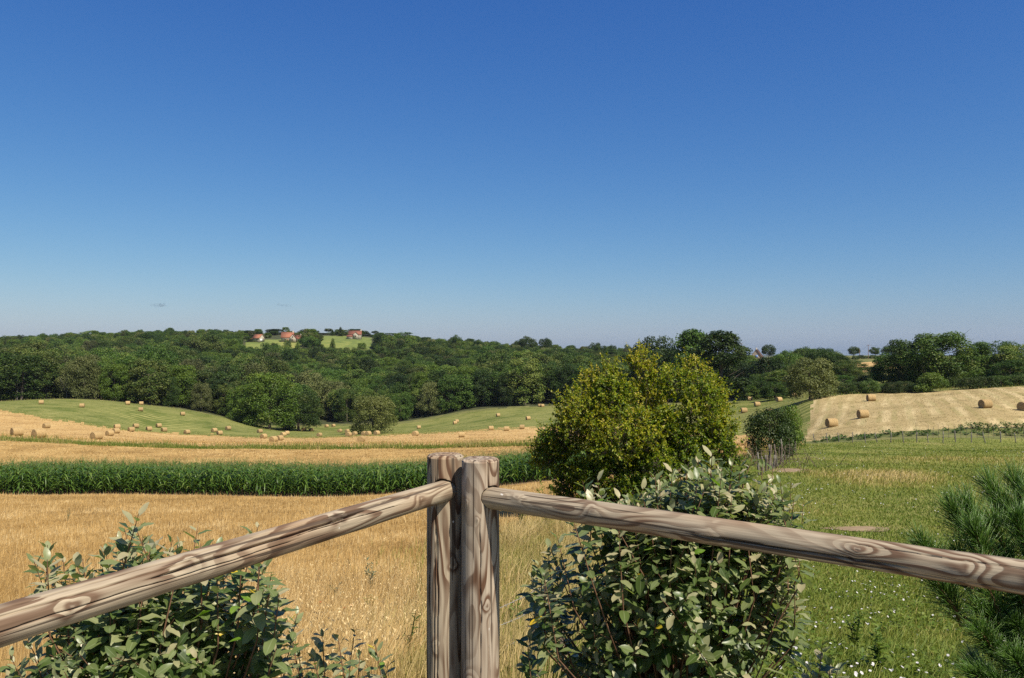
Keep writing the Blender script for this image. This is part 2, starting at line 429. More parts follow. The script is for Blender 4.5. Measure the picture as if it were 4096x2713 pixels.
# ------------------------------------------------------------------ the log fence in front
def wood_mat(name, seed, grey=(0.355, 0.295, 0.215), brown=(0.12, 0.064, 0.037), bands=6.0, contrast=0.95, warm=(0.36, 0.24, 0.145), zs=(11.0, 11.0, 2.2)):
    m, n, l, bs, out = new_mat(name)
    tc = n.new('ShaderNodeTexCoord')
    P0 = mapping(n, l, tc.outputs['Object'], (1, 1, 1), (0, 0, 0), (seed * 3.1, seed * 1.7, seed * 0.9))
    Pz = mapping(n, l, P0, zs)
    f = noise(n, l, Pz, 1.0, 0.7, 0.35, 0.1)
    ka = attr(n, 'knot'); kf = ka.outputs['Fac']
    f2 = mathn(n, l, 'ADD', f, mathn(n, l, 'MULTIPLY', kf, 0.20))
    saw = mathn(n, l, 'FRACT', mathn(n, l, 'MULTIPLY', f2, bands))
    late = mathn(n, l, 'MULTIPLY', ramp_out(n, l, saw, 0.30, 0.72), mathn(n, l, 'SUBTRACT', 1.0, ramp_out(n, l, saw, 0.90, 0.99)))
    patch = ramp_out(n, l, noise(n, l, mapping(n, l, P0, (5, 5, 2.2)), 1.0, 2.5, 0.55), 0.36, 0.58)
    k = mathn(n, l, 'MULTIPLY', late, mathn(n, l, 'MULTIPLY_ADD', patch, 0.8, 0.28))
    fine = noise(n, l, mapping(n, l, P0, (260, 260, 6)), 1.0, 3, 0.6)
    med = noise(n, l, mapping(n, l, P0, (30, 30, 2.5)), 1.0, 3, 0.6)
    fib = noise(n, l, mapping(n, l, P0, (110, 110, 2.5)), 1.0, 3, 0.65)
    base = mixc(n, l, ramp_out(n, l, med, 0.35, 0.7), grey, tuple(v * 1.28 for v in grey))
    base = mixc(n, l, mathn(n, l, 'MULTIPLY', ramp_out(n, l, noise(n, l, mapping(n, l, P0, (6, 6, 2)), 1.0, 2), 0.5, 0.72), 0.65), base, warm)
    c = mixc(n, l, mathn(n, l, 'MULTIPLY', k, contrast), base, brown)
    c = mixc(n, l, 0.6, c, ramp_col(n, l, fib, (0.50, 0.46, 0.42), (1.0, 1.0, 1.0)), 'MULTIPLY')
    c = mixc(n, l, 0.42, c, ramp_col(n, l, fine, (0.55, 0.53, 0.50), (1.0, 1.0, 1.0)), 'MULTIPLY')
    c = mixc(n, l, mathn(n, l, 'MULTIPLY', ramp_out(n, l, kf, 0.80, 0.90), 0.6), c, (0.15, 0.105, 0.075))
    chk = ramp_out(n, l, noise(n, l, mapping(n, l, P0, (70, 70, 1.1)), 1.0, 1.0), 0.62, 0.64)
    c = mixc(n, l, mathn(n, l, 'MULTIPLY', chk, 0.85), c, (0.05, 0.034, 0.024))
    drop = ramp_out(n, l, noise(n, l, mapping(n, l, P0, (40, 40, 22)), 1.0, 1.0), 0.80, 0.83)
    c = mixc(n, l, mathn(n, l, 'MULTIPLY', drop, 0.7), c, (0.70, 0.67, 0.62))
    l.new(c, bs.inputs['Base Color']); bs.inputs['Roughness'].default_value = 0.82; bs.inputs['Specular IOR Level'].default_value = 0.2
    bp = n.new('ShaderNodeBump'); bp.inputs['Strength'].default_value = 0.55; bp.inputs['Distance'].default_value = 0.0025
    hgt = mathn(n, l, 'ADD', mathn(n, l, 'MULTIPLY', fine, 0.7), mathn(n, l, 'SUBTRACT', mathn(n, l, 'MULTIPLY', k, 0.5), mathn(n, l, 'MULTIPLY', chk, 1.6)))
    l.new(hgt, bp.inputs['Height']); l.new(bp.outputs[0], bs.inputs['Normal'])
    return m
def ramp_col(n, l, f, a, b):
    r = ramp(n, [(0.3, a), (0.7, b)], k=1.0); l.new(f, r.inputs[0]); return r.outputs[0]
def log_mesh(name, L, r0, r1, mat, cracks=(), seed=0, na=176, nl=260, chamfer=0.006, knots=()):
    """a turned log, axis +Z, with real drying splits: (theta, twist per m, z0, z1, half width, depth)"""
    z = np.linspace(0, L, nl); z = np.concatenate([[0.0005], z[1:-1], [L - chamfer, L]])
    th = np.arange(na) * 2 * math.pi / na
    ZZ, TT = np.meshgrid(z, th, indexing='ij')
    rad = r0 + (r1 - r0) * ZZ / L
    rad = rad * (1 + 0.010 * np.sin(ZZ * 5.1 + seed) + 0.008 * np.sin(2 * TT + ZZ * 3 + seed))
    rad += 0.0009 * vnoise(TT * 2.4, ZZ * 9, seed + 3)
    KN = np.zeros_like(rad)
    for (kt, kz, kr, kh) in knots:
        dk = (np.angle(np.exp(1j * (TT - kt)))) * r0; dd = np.sqrt(dk ** 2 + ((ZZ - kz) * 0.55) ** 2) * (1 + 0.18 * np.sin(3 * np.arctan2(dk, ZZ - kz) + kz * 9)) / kr; KN += 0.62 * np.exp(-dd ** 2 / 1.9) + 0.38 * np.exp(-dd * 1.5)
        dt = (np.angle(np.exp(1j * (TT - kt)))) * r0; rad += kh * np.exp(-(dt ** 2 + ((ZZ - kz) * 0.55) ** 2) / kr ** 2)
    for (t0, tw, z0, z1, hw, dp) in cracks:
        tc_ = t0 + tw * (ZZ - z0) + 0.035 * np.sin(ZZ * 9 + t0 * 5) + 0.02 * np.sin(ZZ * 31 + t0)
        dt = np.abs(np.angle(np.exp(1j * (TT - tc_)))) * r0
        env = np.clip((ZZ - z0) / 0.08, 0, 1) * np.clip((z1 - ZZ) / 0.10, 0, 1)
        rad -= dp * env * np.clip(1 - dt / (hw * (0.35 + 0.65 * env)), 0, 1) ** 0.7
    rim = 0.55 + 0.45 * vnoise(th * 2.2, th * 0 + seed, seed + 9); rad[-1] -= chamfer * (0.5 + rim); ZZ[-2] -= chamfer * 0.9 * rim; ZZ[-1] -= 0.0015 * rim
    V = np.stack([rad * np.cos(TT), rad * np.sin(TT), ZZ], -1).reshape(-1, 3)
    n = len(z)
    i = np.arange(n - 1)[:, None] * na; j = np.arange(na)[None]; j2 = (j + 1) % na
    Q = np.stack([i + j, i + j2, i + na + j2, i + na + j], -1).reshape(-1, 4)
    # end faces: rings towards the middle
    caps = []; top0 = (n - 1) * na; nv = len(V); extra = []
    prev = top0 + np.arange(na)
    for f in (0.75, 0.45, 0.18):
        ring = V[top0:top0 + na].copy(); ring[:, :2] *= f
        ring[:, 2] += 0.0012 * vnoise(ring[:, 0] * 60, ring[:, 1] * 60, seed)
        extra.append(ring); cur = nv + np.arange(na); nv += na
        caps.append(np.stack([prev, np.roll(prev, -1), np.roll(cur, -1), cur], 1)); prev = cur
    extra.append(np.array([[0, 0, L]])); ctop = nv; nv += 1
    tri = [np.stack([prev, np.roll(prev, -1), np.full(na, ctop)], 1)]
    extra.append(np.array([[0, 0, 0.0]])); cbot = nv
    b = np.arange(na); tri.append(np.stack([np.roll(b, -1), b, np.full(na, cbot)], 1))
    return mesh_np(name, np.concatenate([V] + extra), [np.concatenate([Q] + caps), np.concatenate(tri)], mat, True, {'knot': np.concatenate([KN.ravel(), np.zeros(sum(len(x) for x in extra))])})
def place_log(o, p0, p1, roll=0.0):
    d = Vector(p1) - Vector(p0)
    o.matrix_world = Matrix.Translation(p0) @ d.to_track_quat('Z', 'Y').to_matrix().to_4x4() @ Matrix.Rotation(roll, 4, 'Z')
def drill(o, p0, p1, r):
    """cut a round socket into a post"""
    d = Vector(p1) - Vector(p0); L = d.length
    V, Q = tube([(0, 0, 0), (0, 0, L)], r, 48)
    me = bpy.data.meshes.new('socket')
    me.from_pydata([tuple(v) for v in V], [], [tuple(q) for q in Q] + [tuple(range(47, -1, -1)), tuple(range(48, 96))])
    c = bpy.data.objects.new('socket', me); COL.objects.link(c)
    c.matrix_world = Matrix.Translation(p0) @ d.to_track_quat('Z', 'Y').to_matrix().to_4x4()
    md = o.modifiers.new('socket', 'BOOLEAN'); md.object = c; md.operation = 'DIFFERENCE'; md.solver = 'EXACT'
    bpy.context.view_layer.update()
    dg = bpy.context.evaluated_depsgraph_get()
    nm = bpy.data.meshes.new_from_object(o.evaluated_get(dg))
    o.modifiers.clear(); o.data = nm
    bpy.data.objects.remove(c)

# two posts side by side, tops a little different
LP = Vector((-0.2665, 3.22, 0)); RP = Vector((-0.1225, 3.125, 0))
ltop = EYE + pix(1780, 1826)[1] * 3.15 ; rtop = EYE + pix(1930, 1842)[1] * 3.055
PR = 0.0725
W1 = wood_mat('weathered_post', 1, bands=8.0)
W2 = wood_mat('weathered_post_streaked', 2.3, bands=9.0, grey=(0.365, 0.305, 0.235), zs=(11, 11, 2.6))
W3 = wood_mat('weathered_rail', 3.7, bands=8.0, grey=(0.345, 0.285, 0.205), zs=(11, 11, 1.9), contrast=0.78)
W4 = wood_mat('weathered_rail_banded', 5.2, bands=11.0, grey=(0.35, 0.292, 0.212), brown=(0.13, 0.07, 0.042), zs=(11, 11, 2.3), contrast=0.82)
H1 = ltop + 0.5; H2 = rtop + 0.5
def th(px):   # angle of a post's surface line facing the viewer; px = -1 left edge .. 1 right edge
    return -math.pi / 2 + math.asin(px)
lp = link('fence_post', log_mesh('fence_post', H1, PR * 1.05, PR, W1, [(th(-0.80), 0.05, 0.1, H1 - 0.02, 0.0035, 0.016), (th(-0.25), -0.12, 0.35, H1 - 0.25, 0.0030, 0.014), (th(-0.5), 0.04, 0.5, H1 - 0.05, 0.0022, 0.009), (th(0.3), 0.02, 0.2, 0.9, 0.002, 0.009)], 1, knots=((th(-0.45), H1 - 0.74, 0.016, 0.003), (th(0.5), H1 - 0.42, 0.014, 0.002), (th(0.1), H1 - 0.95, 0.016, 0.003))))
lp.location = (LP.x, LP.y, -0.5)
rp = link('fence_post', log_mesh('fence_post', H2, PR * 1.06, PR, W2, [(th(0.48), -0.0, H2 - 0.22, H2 + 0.2, 0.0042, 0.03), (th(0.0), 0.05, 0.3, H2 - 0.18, 0.0026, 0.012), (th(-0.45), 0.03, 0.2, 0.75, 0.0022, 0.01), (th(0.55), -0.1, 0.3, H2 - 0.5, 0.002, 0.01)], 2, knots=((th(-0.66), H2 - 0.16, 0.012, 0.004), (th(-0.1), H2 - 0.225, 0.008, 0.003), (th(-0.55), H2 - 0.84, 0.022, 0.004), (th(0.4), H2 - 0.55, 0.014, 0.002))))
rp.location = (RP.x, RP.y, -0.5)
tag(lp, 'round weathered log post, the left and taller of the two at the corner', 'fence post', 'posts at the fence corner')
tag(rp, 'round weathered log post, the right one with a split running down from its top', 'fence post', 'posts at the fence corner')
# rails: level, pushed into sockets in the posts
RZ = EYE + pix(1740, 1968)[1] * 3.14
def rail_pt(px, py):          # where a pixel ray meets rail height
    u, s = pix(px, py); Y = (RZ - EYE) / s; return Vector((u * Y, Y, RZ))
la, lb = Vector((LP.x + 0.012, LP.y - 0.035, RZ)), rail_pt(0, 2503)
RZ2 = EYE + pix(1985, 1996)[1] * 3.06
u_, s_ = pix(4096, 2310); Yr = (RZ2 - EYE) / s_
ra, rb = Vector((RP.x + 0.03, RP.y - 0.035, RZ2)), Vector((u_ * Yr, Yr, RZ2))
lend = la + (lb - la) * 1.45; rend = ra + (rb - ra) * 1.5
RR = 0.0425
lr = link('fence_rail', log_mesh('fence_rail', (lend - la).length, RR * 0.98, RR * 1.0, W3, [(0.62, -0.28, 0.55, 1.45, 0.0042, 0.018), (0.95, 0.05, 0.25, 1.15, 0.0026, 0.011), (0.30, 0.03, 0.35, 1.0, 0.0020, 0.008), (0.75, -0.03, 1.15, 2.2, 0.0024, 0.009), (0.05, 0.0, 0.9, 1.9, 0.0018, 0.007), (1.15, 0.0, 0.8, 2.2, 0.0020, 0.008)], 3, 152, 420, knots=((0.50, 1.30, 0.020, 0.004), (0.35, 0.26, 0.017, 0.004), (0.75, 0.72, 0.018, 0.004), (0.2, 1.62, 0.015, 0.003))))
place_log(lr, la, lend, 0)
rr = link('fence_rail', log_mesh('fence_rail', (rend - ra).length, RR * 0.98, RR * 1.02, W4, [(3.36, 0.10, 0.85, 1.50, 0.0046, 0.020), (3.75, 0.05, 1.2, 1.9, 0.0026, 0.010), (2.4, 0.0, 1.3, 2.2, 0.0018, 0.007)], 4, 152, 420, knots=((2.5, 0.17, 0.016, 0.004), (2.75, 0.50, 0.020, 0.005), (3.25, 0.92, 0.022, 0.006), (2.75, 1.36, 0.020, 0.005), (3.1, 1.62, 0.024, 0.005), (2.5, 1.8, 0.02, 0.004))))
place_log(rr, ra, rend, 0)
tag(lr, 'round weathered log rail running from the corner to the lower left edge', 'fence rail', 'rails of the log fence')
tag(rr, 'round weathered log rail with wavy brown grain running to the right edge', 'fence rail', 'rails of the log fence')
drill(lp, la + Vector((0, 0, 0.004)) , la + (lb - la).normalized() * 0.3 + Vector((0, 0, 0.004)), RR * 1.06)
drill(rp, ra + Vector((0, 0, 0.004)), ra + (rb - ra).normalized() * 0.3 + Vector((0, 0, 0.004)), RR * 1.06)
# the posts at the far ends of the rails, outside the picture
for (e, nm, lb_) in ((lend, 'left', 0), (rend, 'right', 0)):
    me = log_mesh('fence_post', 1.75, PR, PR, W1, (), 5, 48, 20)
    o = link('fence_post', me); o.location = (e.x, e.y, -0.5)
    tag(o, 'log post carrying the outer end of the %s rail' % nm, 'fence post', 'posts at the rail ends')

# ------------------------------------------------------------------ trees
GREEN = [(0.0, (0.034, 0.074, 0.010)), (0.35, (0.060, 0.114, 0.015)), (0.7, (0.096, 0.152, 0.023)), (1.0, (0.165, 0.195, 0.042))]
OLIVE = [(0.0, (0.075, 0.095, 0.026)), (0.5, (0.135, 0.155, 0.046)), (1.0, (0.21, 0.215, 0.08))]
LIME = [(0.0, (0.062, 0.118, 0.010)), (0.5, (0.115, 0.19, 0.018)), (1.0, (0.20, 0.26, 0.032))]
BRIGHT = [(0.0, (0.045, 0.085, 0.010)), (0.5, (0.088, 0.145, 0.018)), (1.0, (0.155, 0.205, 0.035))]
DARKG = [(0.0, (0.032, 0.062, 0.011)), (0.5, (0.058, 0.100, 0.017)), (1.0, (0.11, 0.150, 0.030))]
ML_OAK = leaf_mat('oak_leaves', GREEN, 0.25, 0.55, 0.25, objvar=0.8)
ML_OLIVE = leaf_mat('willow_leaves', OLIVE, 0.25, 0.55, 0.25, objvar=0.2)
ML_BRIGHT = leaf_mat('hazel_leaves', BRIGHT, 0.28, 0.5, 0.3, objvar=0.25)
ML_WALNUT = leaf_mat('walnut_leaves', [(0.0, (0.10, 0.125, 0.028)), (0.5, (0.165, 0.19, 0.046)), (1.0, (0.25, 0.255, 0.08))], 0.28, 0.55, 0.25)
ML_LIME = leaf_mat('lime_tree_leaves', LIME, 0.28, 0.5, 0.3, objvar=0.0)
ML_DARK = leaf_mat('thorn_leaves', DARKG, 0.2, 0.5, 0.25, objvar=0.3)
M_BARK = plain_mat('bark', (0.06, 0.045, 0.035), (0.17, 0.14, 0.11), 5, 0.9, 0.5)
M_DEADB = plain_mat('grey_dead_wood', (0.15, 0.135, 0.12), (0.25, 0.235, 0.21), 4, 0.9)

def crown_lobes(g, H, W, shape):
    """lobe centres and radii for a crown; H total height, W width (m)"""
    L = []
    if shape == 'round':      # broad oak
        c = np.array([0, 0, H * 0.60]); rz = H * 0.40; rx = W * 0.5
        L.append((c, 0.62 * min(rx, rz)))
        for k in range(30):
            v = g.normal(size=3); v /= np.linalg.norm(v); v[2] = v[2] * 0.9 + 0.12
            r = g.uniform(0.16, 0.30)
            L.append((c + v * np.array([rx, rx, rz]) * (1 - r) * g.uniform(0.86, 1.02), r * (rx + rz) * 0.55))
    elif shape == 'tall':
        for k in range(26):
            t = g.uniform(0.18, 0.97); a = g.uniform(0, 6.283); w = W * 0.5 * math.sin(math.pi * min(0.98, 0.18 + t * 0.75)) ** 0.8
            r = g.uniform(0.10, 0.2) * W + 0.2
            rr = max(w - r * 0.7, 0) * g.uniform(0.5, 1.0)
            L.append((np.array([math.cos(a) * rr, math.sin(a) * rr, t * H]), r))
    elif shape == 'full':     # foliage down to the ground, woodland edge
        for k in range(36):
            t = g.uniform(0.06, 0.93); a = g.uniform(0, 6.283); w = W * 0.5 * (1 - max(0, (t - 0.6) / 0.42) ** 2 * 0.8)
            r = g.uniform(0.12, 0.2) * W
            rr = max(w - r * 0.75, 0) * g.uniform(0.6, 1.0)
            L.append((np.array([math.cos(a) * rr, math.sin(a) * rr, min(t * H, H - r)]), r))
    elif shape == 'dense':
        for k in range(90):
            t = g.uniform(0.07, 0.94); a = g.uniform(0, 6.283); w = W * 0.5 * math.sqrt(max(0.05, 1 - ((t - 0.42) / 0.62) ** 2))
            r = g.uniform(0.07, 0.13) * W
            rr = max(w - r * 0.7, 0) * math.sqrt(g.uniform(0.35, 1.0))
            L.append((np.array([math.cos(a) * rr, math.sin(a) * rr, min(t * H, H - r)]), r))
    elif shape == 'bush':
        for k in range(24):
            t = g.uniform(0.10, 0.88); a = g.uniform(0, 6.283); w = W * 0.5 * math.sqrt(max(0.02, 1 - (t - 0.25) ** 2 / 0.62))
            r = g.uniform(0.13, 0.22) * W
            rr = max(w - r * 0.8, 0) * g.uniform(0.4, 1.0)
            L.append((np.array([math.cos(a) * rr, math.sin(a) * rr, max(r * 0.6, min(t * H, H - r * 0.9))]), r))
    elif shape == 'conifer':
        for k in range(30):
            t = k / 30.0; a = k * 2.4; w = W * 0.5 * (1 - t) ** 0.9 + 0.15
            L.append((np.array([math.cos(a) * w * 0.6, math.sin(a) * w * 0.6, H * (0.08 + 0.9 * t)]), w * 0.45 + 0.15))
    return L
def crown_mesh(name, seed, H, W, shape, nleaf, size, mat):
    g = np.random.default_rng(seed)
    lobes = crown_lobes(g, H, W, shape)
    C = np.array([c for c, r in lobes]); Rr = np.array([r for c, r in lobes])
    w = Rr ** 2; idx = g.choice(len(lobes), nleaf, p=w / w.sum())
    d = norm(g.normal(size=(nleaf, 3)))
    low = d[:, 2] < -0.3; d[low & (g.random(nleaf) < 0.6), 2] *= -1
    # clumps: pull the directions of each lobe towards a few tufts
    tuft = norm(g.normal(size=(len(lobes), 11, 3)))
    tt = tuft[idx, g.integers(0, 11, nleaf)]
    d = norm(d * 0.55 + tt * g.uniform(0.3, 1.0, nleaf)[:, None])
    rad = Rr[idx] * (1.0 + 0.16 * np.abs(g.normal(size=nleaf))) * np.where(g.random(nleaf) < 0.22, g.uniform(0.45, 0.9, nleaf), 1)
    P = C[idx] + d * rad[:, None] * np.array([1, 1, 0.85])
    P[:, 2] = np.maximum(P[:, 2], H * 0.02)
    nr = norm(d + 0.75 * g.normal(size=(nleaf, 3)) + np.array([0, 0, 0.35]))
    ax = norm(np.cross(nr, g.normal(size=(nleaf, 3))))
    lt = g.uniform(0.1, 0.75, len(lobes))
    tint = np.clip(lt[idx] + g.normal(0, 0.16, nleaf), 0, 1)
    V, F3, T = diamonds(P, ax, nr, size * g.uniform(0.7, 1.35, nleaf), size * g.uniform(0.55, 1.0, nleaf), 0.12, tint)
    return mesh_np(name, V, F3, mat, False, {'tint': T})
def trunk_mesh(name, seed, H, W, r, mat, bare=False, top=0.7):
    g = np.random.default_rng(seed + 500); mb = MB()
    n = 7; zz = np.linspace(-0.4, H * top, n)
    P = np.stack([np.cumsum(g.normal(0, r * 0.35, n)), np.cumsum(g.normal(0, r * 0.35, n)), zz], 1); P[0, :2] = 0; P[1, :2] *= 0.3
    rad = r * np.linspace(1.15, 0.3, n); rad[0] *= 1.35
    mb.add(*tube(P, rad, 8))
    for k in range(9 if not bare else 16):
        t = g.uniform(0.3, 0.95); i = t * (n - 1); a = int(i); p0 = P[a] * (1 - i + a) + P[min(a+1, n-1)] * (i - a)
        an = g.uniform(0, 6.283); ln = W * g.uniform(0.25, 0.45)
        d = np.array([math.cos(an), math.sin(an), g.uniform(0.3, 1.1)])
        pts = np.array([p0, p0 + d * ln * 0.45, p0 + d * ln * 0.8 + np.array([0, 0, ln * 0.12]), p0 + d * ln + np.array([0, 0, ln * 0.3])])
        pts[1:] += g.normal(0, ln * 0.05, (3, 3))
        mb.add(*tube(pts, np.array([0.4, 0.25, 0.14, 0.05]) * r * (1.1 - 0.5 * t), 5))
        if bare:
            for q in range(5):
                b0 = pts[g.integers(1, 3)]; dd = d + g.normal(0, 0.6, 3)
                mb.add(*tube(np.array([b0, b0 + dd * ln * 0.3, b0 + dd * ln * 0.5 + np.array([0, 0, 0.2])]), np.array([0.13, 0.08, 0.03]) * r, 4))
    return mb.build(name, mat, True)
PROTO = {}
def protos(kind, n, H, W, shape, nleaf, size, mat, r, seed, top=0.7):
    PROTO[kind] = [(crown_mesh('crown', seed + k, H, W, shape, nleaf, size, mat), trunk_mesh('trunk', seed + k, H, W, r, M_BARK, False, top), H, W) for k in range(n)]
protos('oak', 6, 14, 12, 'round', 8500, 0.40, ML_OAK, 0.30, 100)
protos('edge', 6, 14, 10, 'dense', 10500, 0.36, ML_OAK, 0.25, 200)
protos('lone', 2, 14, 13, 'round', 14000, 0.34, ML_OAK, 0.35, 300)
protos('leafy', 3, 14, 12, 'dense', 17000, 0.32, ML_OAK, 0.3, 320)
protos('walnut', 1, 11, 14, 'dense', 17000, 0.34, ML_WALNUT, 0.35, 340, 0.5)
protos('lime', 2, 18, 16, 'dense', 20000, 0.40, ML_LIME, 0.35, 360)
protos('tall', 3, 18, 9, 'tall', 9000, 0.40, ML_OAK, 0.32, 400, 0.85)
protos('willow', 2, 9, 9, 'dense', 15000, 0.26, ML_OLIVE, 0.25, 500)
protos('hazel', 2, 5, 6, 'bush', 7000, 0.24, ML_BRIGHT, 0.12, 600)
protos('thorn', 4, 4, 5, 'dense', 9000, 0.15, ML_DARK, 0.10, 700)
protos('fir', 2, 14, 6, 'conifer', 4500, 0.45, ML_DARK, 0.22, 800, 0.95)
def tree(kind, X, Y, H, W, label, group=None, cat='tree', name=None, var=None, rz=None):
    p = PROTO[kind]; cr, tr, h0, w0 = p[random.randrange(len(p)) if var is None else var % len(p)]
    o = empty(name or {'oak': 'oak_tree', 'edge': 'woodland_tree', 'lone': 'oak_tree', 'leafy': 'broadleaf_tree', 'walnut': 'walnut_tree', 'lime': 'broadleaf_tree', 'tall': 'tall_tree', 'willow': 'willow_tree', 'hazel': 'hazel_bush', 'thorn': 'thorn_bush', 'fir': 'fir_tree'}[kind],
              (X, Y, float(ground(X, Y))), random.uniform(0, 6.283) if rz is None else rz)
    o.scale = (W / w0, W / w0, H / h0)
    link('trunk', tr, o); link('crown', cr, o)
    return tag(o, label, cat, group)
def tree_px(kind, px, Y, top_py, w_px, label, group=None, **k):
    """a tree rooted on the ground at distance Y whose top and width match the photo"""
    g_ = on_ground(px, Y); H = EYE + pix(px, top_py)[1] * Y - g_.z
    return tree(kind, g_.x, Y, max(H, 1.0), w_px * Y / F, label, group, **k)

# the wood on the far hillside
def hill_trees():
    pts = []
    Yq = 288.0
    while Yq < 830:
        sp = 9.0 + (Yq - 290) * 0.006
        X = -0.80 * Yq
        while X < 0.37 * Yq:
            pts.append((X + random.uniform(-0.42, 0.42) * sp, Yq + random.uniform(-0.45, 0.45) * sp)); X += sp
        Yq += sp * 0.9
    P = np.array(pts)
    Z = ground(P[:, 0], P[:, 1]); px, py = to_px(P[:, 0], P[:, 1], Z)
    keep = P[:, 1] > wood_edge(px) + 4
    keep &= px < np.interp(P[:, 1], [280, 420, 560, 830], [3060, 3020, 2900, 2900])
    for a, b, y0, y1, k in CLEAR:
        keep &= ~((px > a - 6) & (px < b + 6) & (P[:, 1] > y0 - 4) & (P[:, 1] < y1 + 10))
    P, px = P[keep], px[keep]
    H = np.clip(rng.normal(14.0, 2.2, len(P)), 9, 20)
    near = P[:, 1] < wood_edge(px) + 16
    H[near] *= 1.02
    for a, b, y0, y1, k in CLEAR:      # low scrub in front of the open fields
        f = (px > a - 30) & (px < b + 30) & (P[:, 1] > y0 - 60) & (P[:, 1] <= y0 + 8); H[f] = np.minimum(H[f], rng.uniform(5.0, 8.5, f.sum()))
    H = np.where((P[:, 1] > 700), H * 0.85, H) * np.where(rng.random(len(P)) < 0.16, rng.uniform(1.1, 1.4, len(P)), 1.0)
    gz = ground(P[:, 0], P[:, 1])
    sky_py = np.interp(px, [-900, 0, 300, 560, 900, 1100, 1400, 1600, 1750, 2000, 2300, 2600, 2900, 3100], [1350, 1352, 1337, 1328, 1325, 1328, 1322, 1342, 1356, 1376, 1394, 1405, 1425, 1430]) + rng.normal(3, 8, len(P))
    top = EYE - np.interp(sky_py, [1200, 1600], [pix(2048, 1200)[1], pix(2048, 1600)[1]]) * -P[:, 1]
    H = np.minimum(H, top - gz); ok = H > 4.0
    return P[ok], px[ok], H[ok]
HP, HPX, HH = hill_trees()
order = np.argsort(HP[:, 1] - np.where(HP[:, 1] < wood_edge(HPX) + 30, 200, 0))
def hill_label(px, Y):
    k = int(np.searchsorted([560, 1010, 1330, 1700, 2150], px))
    side = ['at far left', 'behind the green rise', 'behind the big jutting tree', 'behind the round valley tree', 'above the rising meadow', 'behind the yellow bush'][k]
    row = 'front row of the wood' if Y < wood_edge(px) + 18 else 'wood behind the front row'
    return 'dark broadleaf tree in the %s, %s' % (row, side), '%s %s' % (row, side)
NIND = 260
for i in order[:NIND]:
    x, y = HP[i]; fr = y < wood_edge(HPX[i]) + 14
    lb, gp = hill_label(HPX[i], y)
    tree(random.choice(('edge',) * 7 + ('lime', 'willow', 'leafy')) if fr else random.choice(('oak',) * 6 + ('edge',) * 4 + ('willow', 'lime')), x, y, HH[i], max(HH[i], 10) * random.uniform(0.68, 1.05), lb, gp, name='woodland_tree')
# the rest reads as one mass of crowns: one object, instanced by geometry nodes
def woodland(idx):
    src = bpy.data.collections.new('crown_sources')
    dims = []
    for kind in ('edge', 'lime', 'oak', 'willow'):
        for k, (cr, tr, h0, w0) in enumerate(PROTO[kind]):
            o = bpy.data.objects.new('crown_source_%02d' % len(dims), cr); src.objects.link(o); dims.append((w0, h0))
    dims = np.array(dims)
    n = len(idx); P = HP[idx]
    V = np.stack([P[:, 0], P[:, 1], ground(P[:, 0], P[:, 1]) - 0.3], 1)
    H = HH[idx]; g = rng
    w = np.maximum(H, 9.5) * g.uniform(0.7, 1.12, n)
    pk = g.choice(len(dims), n, p=np.array([4] * 6 + [3] * 2 + [7] * 6 + [4] * 2) / 80.0)
    me = bpy.data.meshes.new('woodland'); me.from_pydata([tuple(v) for v in V], [], [])
    a = me.attributes.new('rot', 'FLOAT', 'POINT'); a.data.foreach_set('value', g.uniform(0, 6.283, n).astype(np.float32))
    a = me.attributes.new('pick', 'INT', 'POINT'); a.data.foreach_set('value', pk.astype(np.int32))
    a = me.attributes.new('scl', 'FLOAT_VECTOR', 'POINT'); a.data.foreach_set('vector', np.stack([w / dims[pk, 0], w / dims[pk, 0], H / dims[pk, 1]], 1).astype(np.float32).ravel())
    o = link('woodland', me); tag(o, 'mass of dark green tree crowns covering the far hillside', 'woodland', kind='stuff')
    ng = bpy.data.node_groups.new('woodland', 'GeometryNodeTree')
    ng.interface.new_socket('Geometry', in_out='INPUT', socket_type='NodeSocketGeometry')
    ng.interface.new_socket('Geometry', in_out='OUTPUT', socket_type='NodeSocketGeometry')
    N, L = ng.nodes, ng.links
    gi = N.new('NodeGroupInput'); go = N.new('NodeGroupOutput'); ip = N.new('GeometryNodeInstanceOnPoints')
    ci = N.new('GeometryNodeCollectionInfo'); ci.inputs['Collection'].default_value = src
    ci.inputs['Separate Children'].default_value = True; ci.inputs['Reset Children'].default_value = True
    def na(nm, ty):
        q = N.new('GeometryNodeInputNamedAttribute'); q.data_type = ty; q.inputs['Name'].default_value = nm; return q.outputs['Attribute']
    cx = N.new('ShaderNodeCombineXYZ'); L.new(na('rot', 'FLOAT'), cx.inputs['Z'])
    L.new(gi.outputs[0], ip.inputs['Points']); L.new(ci.outputs[0], ip.inputs['Instance']); ip.inputs['Pick Instance'].default_value = True
    L.new(na('pick', 'INT'), ip.inputs['Instance Index']); L.new(cx.outputs[0], ip.inputs['Rotation']); L.new(na('scl', 'FLOAT_VECTOR'), ip.inputs['Scale'])
    L.new(ip.outputs[0], go.inputs[0])
    md = o.modifiers.new('woodland', 'NODES'); md.node_group = ng
woodland(order[NIND:])

